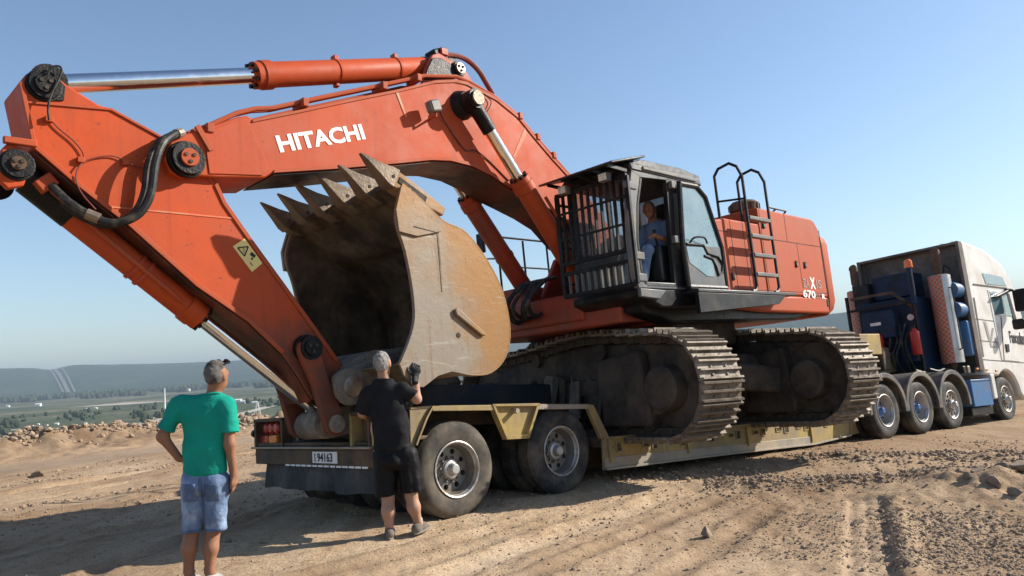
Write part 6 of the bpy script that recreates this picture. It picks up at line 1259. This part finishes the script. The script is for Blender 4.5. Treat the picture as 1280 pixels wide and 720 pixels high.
body_mesh('hair', [('e', hg(0, -.018, .034), (.079, .097, .094), hR), ('e', hg(0, -.045, -.01), (.074, .066, .075), hR)], M['hair'], GM, .0065, .02, lambda p: .004 * wrk(p, 90, 2) + .003 * wrk(p, 41, 5), .03, [(hg(0, .055, .02), hR @ A3(0, .9, -.44)), (hg(0, -.03, -.058), hR @ A3(0, .25, -1))])
sg = obj('sunglasses', MB().tube([hg(-.083, -.01, .09), hg(-.078, .06, .098), hg(-.03, .085, .105), hg(.03, .085, .105), hg(.078, .06, .098), hg(.083, -.01, .09)], .007, 6), M['black'], GM)
for sx in (-.035, .035): obj('lens', MB().lathe([(0, .028), (.012, .026), (.014, 0)], hg(sx, .082, .105), hR @ A3(0, .6, .8), 14), M['mirror'], sg)
for a in (anL, anR): shoe('shoe', (a[0] - .0, a[1] - .05, .012), (a[0] + .03, a[1] + .17, .012), M['shoe_light'], GM)

# ------------------------------------------------------------------ man in black at the trailer's corner, right hand raised to the bucket
ox, oy, oz = stand(508, 671); oy += .02
BMn = thing('person', (ox, oy, oz), 'grey-haired man from behind in black T-shirt and shorts reaching up towards the bucket', 'person')
hd, hg, hR = head_prims(J(478, 455, .0), (.12, .98, .1), (-.08, -.05, 1), 1.02)
neck = J(480, 474); shL = J(459, 494); shR = J(507, 488); chest = J(485, 512); belly = J(489, 535); pel = J(492, 562)
elL = J(453, 517, .06); wrL = J(466, 526, .27); elR = J(521, 499, .03); wrR = J(519, 471, .06)
hipL = J(481, 574); hipR = J(508, 573); knL = J(485, 622, .0); knR = J(514, 619, .03); anL = J(487, 664, -.05); anR = J(523, 654, .05)
arms = [('c', shL, elL, .055, .045), ('c', elL, wrL, .044, .03), ('c', shR, elR, .056, .047), ('c', elR, wrR, .046, .032)]
calfL = knL * .6 + anL * .4 + A3(0, -.03, 0); calfR = knR * .6 + anR * .4 + A3(0, -.03, 0)
legs = [('c', hipL, knL, .095, .062), ('c', hipR, knR, .095, .062), ('c', knL, calfL, .058, .066), ('c', calfL, anL, .062, .038), ('c', knR, calfR, .058, .066), ('c', calfR, anR, .062, .038), ('c', anL, A3(anL[0], anL[1] + .03, .05), .038, .042), ('c', anR, A3(anR[0] + .01, anR[1] + .03, .05), .038, .042)]
torso = [('c', neck + A3(0, 0, -.10), chest, .10, .15, fx), ('c', chest, belly, .155, .15, fx), ('c', belly, pel, .15, .145, fx), ('c', neck + A3(0, 0, -.1), J(479, 468), .066, .058), ('c', shL, shR, .062, .062)]
hl = hand_prims(wrL, A3(.1, 1, .05), A3(0, 0, -1), -1, 1.0, .3, .6)
body_mesh('body', hd + torso + arms + legs + hl, M['skin2'], BMn, .012)
gd_ = hand_prims(wrR, A3(.12, .25, 1), A3(-.3, 1, -.1), 1, 1.15, .45, 1.0)
body_mesh('glove', gd_ + [('c', wrR - A3(.0, .03, .05), wrR, .036, .034)], M['glove'], BMn, .007, .02)
slL = shL + (elL - shL) * .95; slR = shR + (elR - shR) * .72
body_mesh('shirt', [('c', neck + A3(0, 0, -.075), chest, .12, .178, fx), ('c', chest, belly, .178, .178, fx), ('c', belly, J(490, 560), .178, .182, fx), ('c', shL + A3(.04, 0, .012), shR + A3(-.04, 0, .012), .07, .07), ('c', shL, elL, .074, .082, None, None, (slL, unit(elL - shL))), ('c', shR, elR, .074, .084, None, None, (slR, unit(elR - shR))), ('c', neck + A3(0, 0, -.09), neck + A3(0, 0, -.03), .09, .08)],
          M['blackshirt'], BMn, .011, .04, lambda p: .010 * wrk((p[0] - p[2] * .5, p[1], p[2] * .8), 13, 3) + .005 * wrk(p, 28, 2), .05, [((0, 0, J(490, 562)[2]), (0, 0, -1)), (neck, A3(0, .15, 1))])
body_mesh('shorts', [('c', J(491, 556), pel, .165, .17, fx), ('c', hipL + A3(0, 0, .03), J(482, 600, .0), .118, .105), ('c', hipR + A3(0, 0, .03), J(514, 600, .01), .118, .108), ('c', J(482, 600), J(483, 626), .104, .108), ('c', J(514, 600, .01), J(517, 626, .02), .108, .112), ('e', J(492, 576, -.04), (.15, .11, .09))],
          M['blackshorts'], BMn, .0095, .018, lambda p: .008 * np.sin(np.arctan2(p[1], p[0]) * 9 + p[2] * 4) * np.clip(.9 - p[2], 0, .5) * 2 + .004 * wrk(p, 26, 1), .05, [((0, 0, J(491, 554)[2]), (0, 0, 1)), ((0, 0, J(491, 617)[2]), (.08, 0, -1))])
body_mesh('hair', [('e', hg(0, -.020, .036), (.082, .100, .094), hR), ('e', hg(0, -.048, -.01), (.074, .066, .07), hR)], M['hair2'], BMn, .0065, .02, lambda p: .004 * wrk(p, 90, 2) + .003 * wrk(p, 41, 5), .03, [(hg(0, .055, .02), hR @ A3(0, .9, -.44)), (hg(0, -.03, -.05), hR @ A3(0, .25, -1))])
obj('collar', MB().tube([neck + A3(0, -.005, -.02) + A3(.082 * math.cos(a), .07 * math.sin(a), -.02 * math.sin(a)) for a in np.linspace(0, 2 * math.pi, 25)], .011, 6), M['blackshirt'], BMn)
for a, dx in ((anL, -.02), (anR, .06)):
    body_mesh('sock', [('c', A3(a[0], a[1], a[2] + .03), A3(a[0], a[1] + .01, a[2] - .04), .044, .044)], M['sock'], BMn, .009, .02)
    shoe('shoe', (a[0] - dx * .3, a[1] - .05, max(.012, a[2] - .085)), (a[0] + dx, a[1] + .18, max(.012, a[2] - .085)), M['shoe_grey'], BMn)

# ------------------------------------------------------------------ operator seated in the cab
OP = bpy.data.objects.new('person', None); COL.objects.link(OP); OP.matrix_world = H.mat() @ Matrix.Translation((.13, 0, -.03)); tag(OP, 'driver in a light blue T-shirt sitting at the levers inside the excavator cab', 'person')
dyo = .13; fw = (A3(1, 0, 0), 1.3)
hd, hg, hR = head_prims(A3(1.40, 1.32 + dyo, 3.60), (.86, .5, 0), (.06, 0, 1), 1.05)
arm_ = []
for s_ in (-1, 1): arm_ += [('c', A3(1.25, 1.32 + dyo + s_ * .2, 3.36), A3(1.38, 1.32 + dyo + s_ * .27, 3.10), .055, .045), ('c', A3(1.38, 1.32 + dyo + s_ * .27, 3.10), A3(1.70, 1.32 + dyo + s_ * .24, 3.16), .044, .032)] + hand_prims(A3(1.70, 1.32 + dyo + s_ * .24, 3.16), A3(1, 0, .1), A3(0, 0, -1), -s_, 1.0, .7, .5)
body_mesh('body', hd + [('c', A3(1.28, 1.32 + dyo, 3.36), A3(1.24, 1.32 + dyo, 3.0), .13, .15), ('c', A3(1.30, 1.32 + dyo, 3.38), A3(1.36, 1.32 + dyo, 3.52), .062, .055)] + arm_, M['skin3'], OP, .012)
body_mesh('shirt', [('c', A3(1.28, 1.32 + dyo, 3.33), A3(1.24, 1.32 + dyo, 2.95), .155, .19), ('c', A3(1.26, 1.12 + dyo, 3.36), A3(1.26, 1.52 + dyo, 3.36), .075, .075)] + [('c', A3(1.25, 1.32 + dyo + s_ * .2, 3.36), A3(1.36, 1.32 + dyo + s_ * .255, 3.15), .078, .076) for s_ in (-1, 1)], M['bluecloth'], OP, .012, .04, fold(.006, 16, 2))
body_mesh('trousers', [('c', A3(1.22, 1.32 + dyo, 2.95), A3(1.28, 1.32 + dyo, 2.92), .17, .16)] + [q for s_ in (-1, 1) for q in (('c', A3(1.3, 1.32 + dyo + s_ * .1, 2.94), A3(1.78, 1.32 + dyo + s_ * .14, 2.98), .095, .075), ('c', A3(1.78, 1.32 + dyo + s_ * .14, 2.98), A3(1.95, 1.32 + dyo + s_ * .14, 2.56), .075, .06))], M['denim'], OP, .012, .04, fold(.005, 18, 3))
body_mesh('hair', [('e', hg(0, -.020, .036), (.084, .104, .098), hR)], M['hair'], OP, .009, .02, None, .03, [(hg(0, .045, .04), hR @ A3(0, .9, -.44)), (hg(0, -.03, -.04), hR @ A3(0, .25, -1))])
for s_ in (-1, 1): shoe('shoe', A3(1.92, 1.32 + dyo + s_ * .14, 2.46), A3(2.14, 1.32 + dyo + s_ * .15, 2.46), M['shoe_grey'], OP)

# ================================================================== single rocks
rock(47, 598, .15, 'dark dusty rock lying alone on the grey road at far left')
rock(883, 671, .070, 'pale stone lying alone in front of the trailer wheels', flat=.8)
rock(1027, 612, .055, 'small pale stone left of the spoil heap', flat=.8)
HEAP = [(1228, 610, .095, 'big grey boulder at the left shoulder of the spoil heap'), (1256, 606, .12, 'largest grey boulder on top of the spoil heap'), (1278, 612, .13, 'grey boulder cut by the right edge of the picture'), (1246, 622, .09, 'boulder below the largest one on the spoil heap'), (1270, 628, .10, 'boulder at the lower right of the spoil heap'), (1212, 618, .07, 'small boulder at the lower left foot of the spoil heap'),
        (1282, 596, .14, 'boulder behind the spoil heap at the right edge'), (1262, 594, .10, 'boulder at the back of the spoil heap'), (1240, 600, .09, 'boulder behind the left shoulder of the spoil heap'), (1200, 607, .07, 'small boulder leftmost beside the spoil heap')]
for px, py, r, lb_ in HEAP: rock(px, py, r, lb_, 'boulders of the spoil heap', 'boulder')
rock(1082 + 140, 574, .10, 'grey boulder by the tractor unit front wheels', None, 'boulder'); rock(1048, 566, .09, 'brown boulder in the rubble near the trailer nose', None, 'boulder')
for px, py, r, lb in ((148, 616, .05, 'dark clod on the track left of the man in green'), (170, 663, .055, 'dark clod just left of the man in green'), (188, 658, .06, 'dark clod close beside the man in green'), (330, 681, .06, 'dark clod in the shade right of the man in green'), (285, 677, .06, 'flat clod in the shade behind the man in green')): rock(px, py, r, lb, None, 'clod', .6)
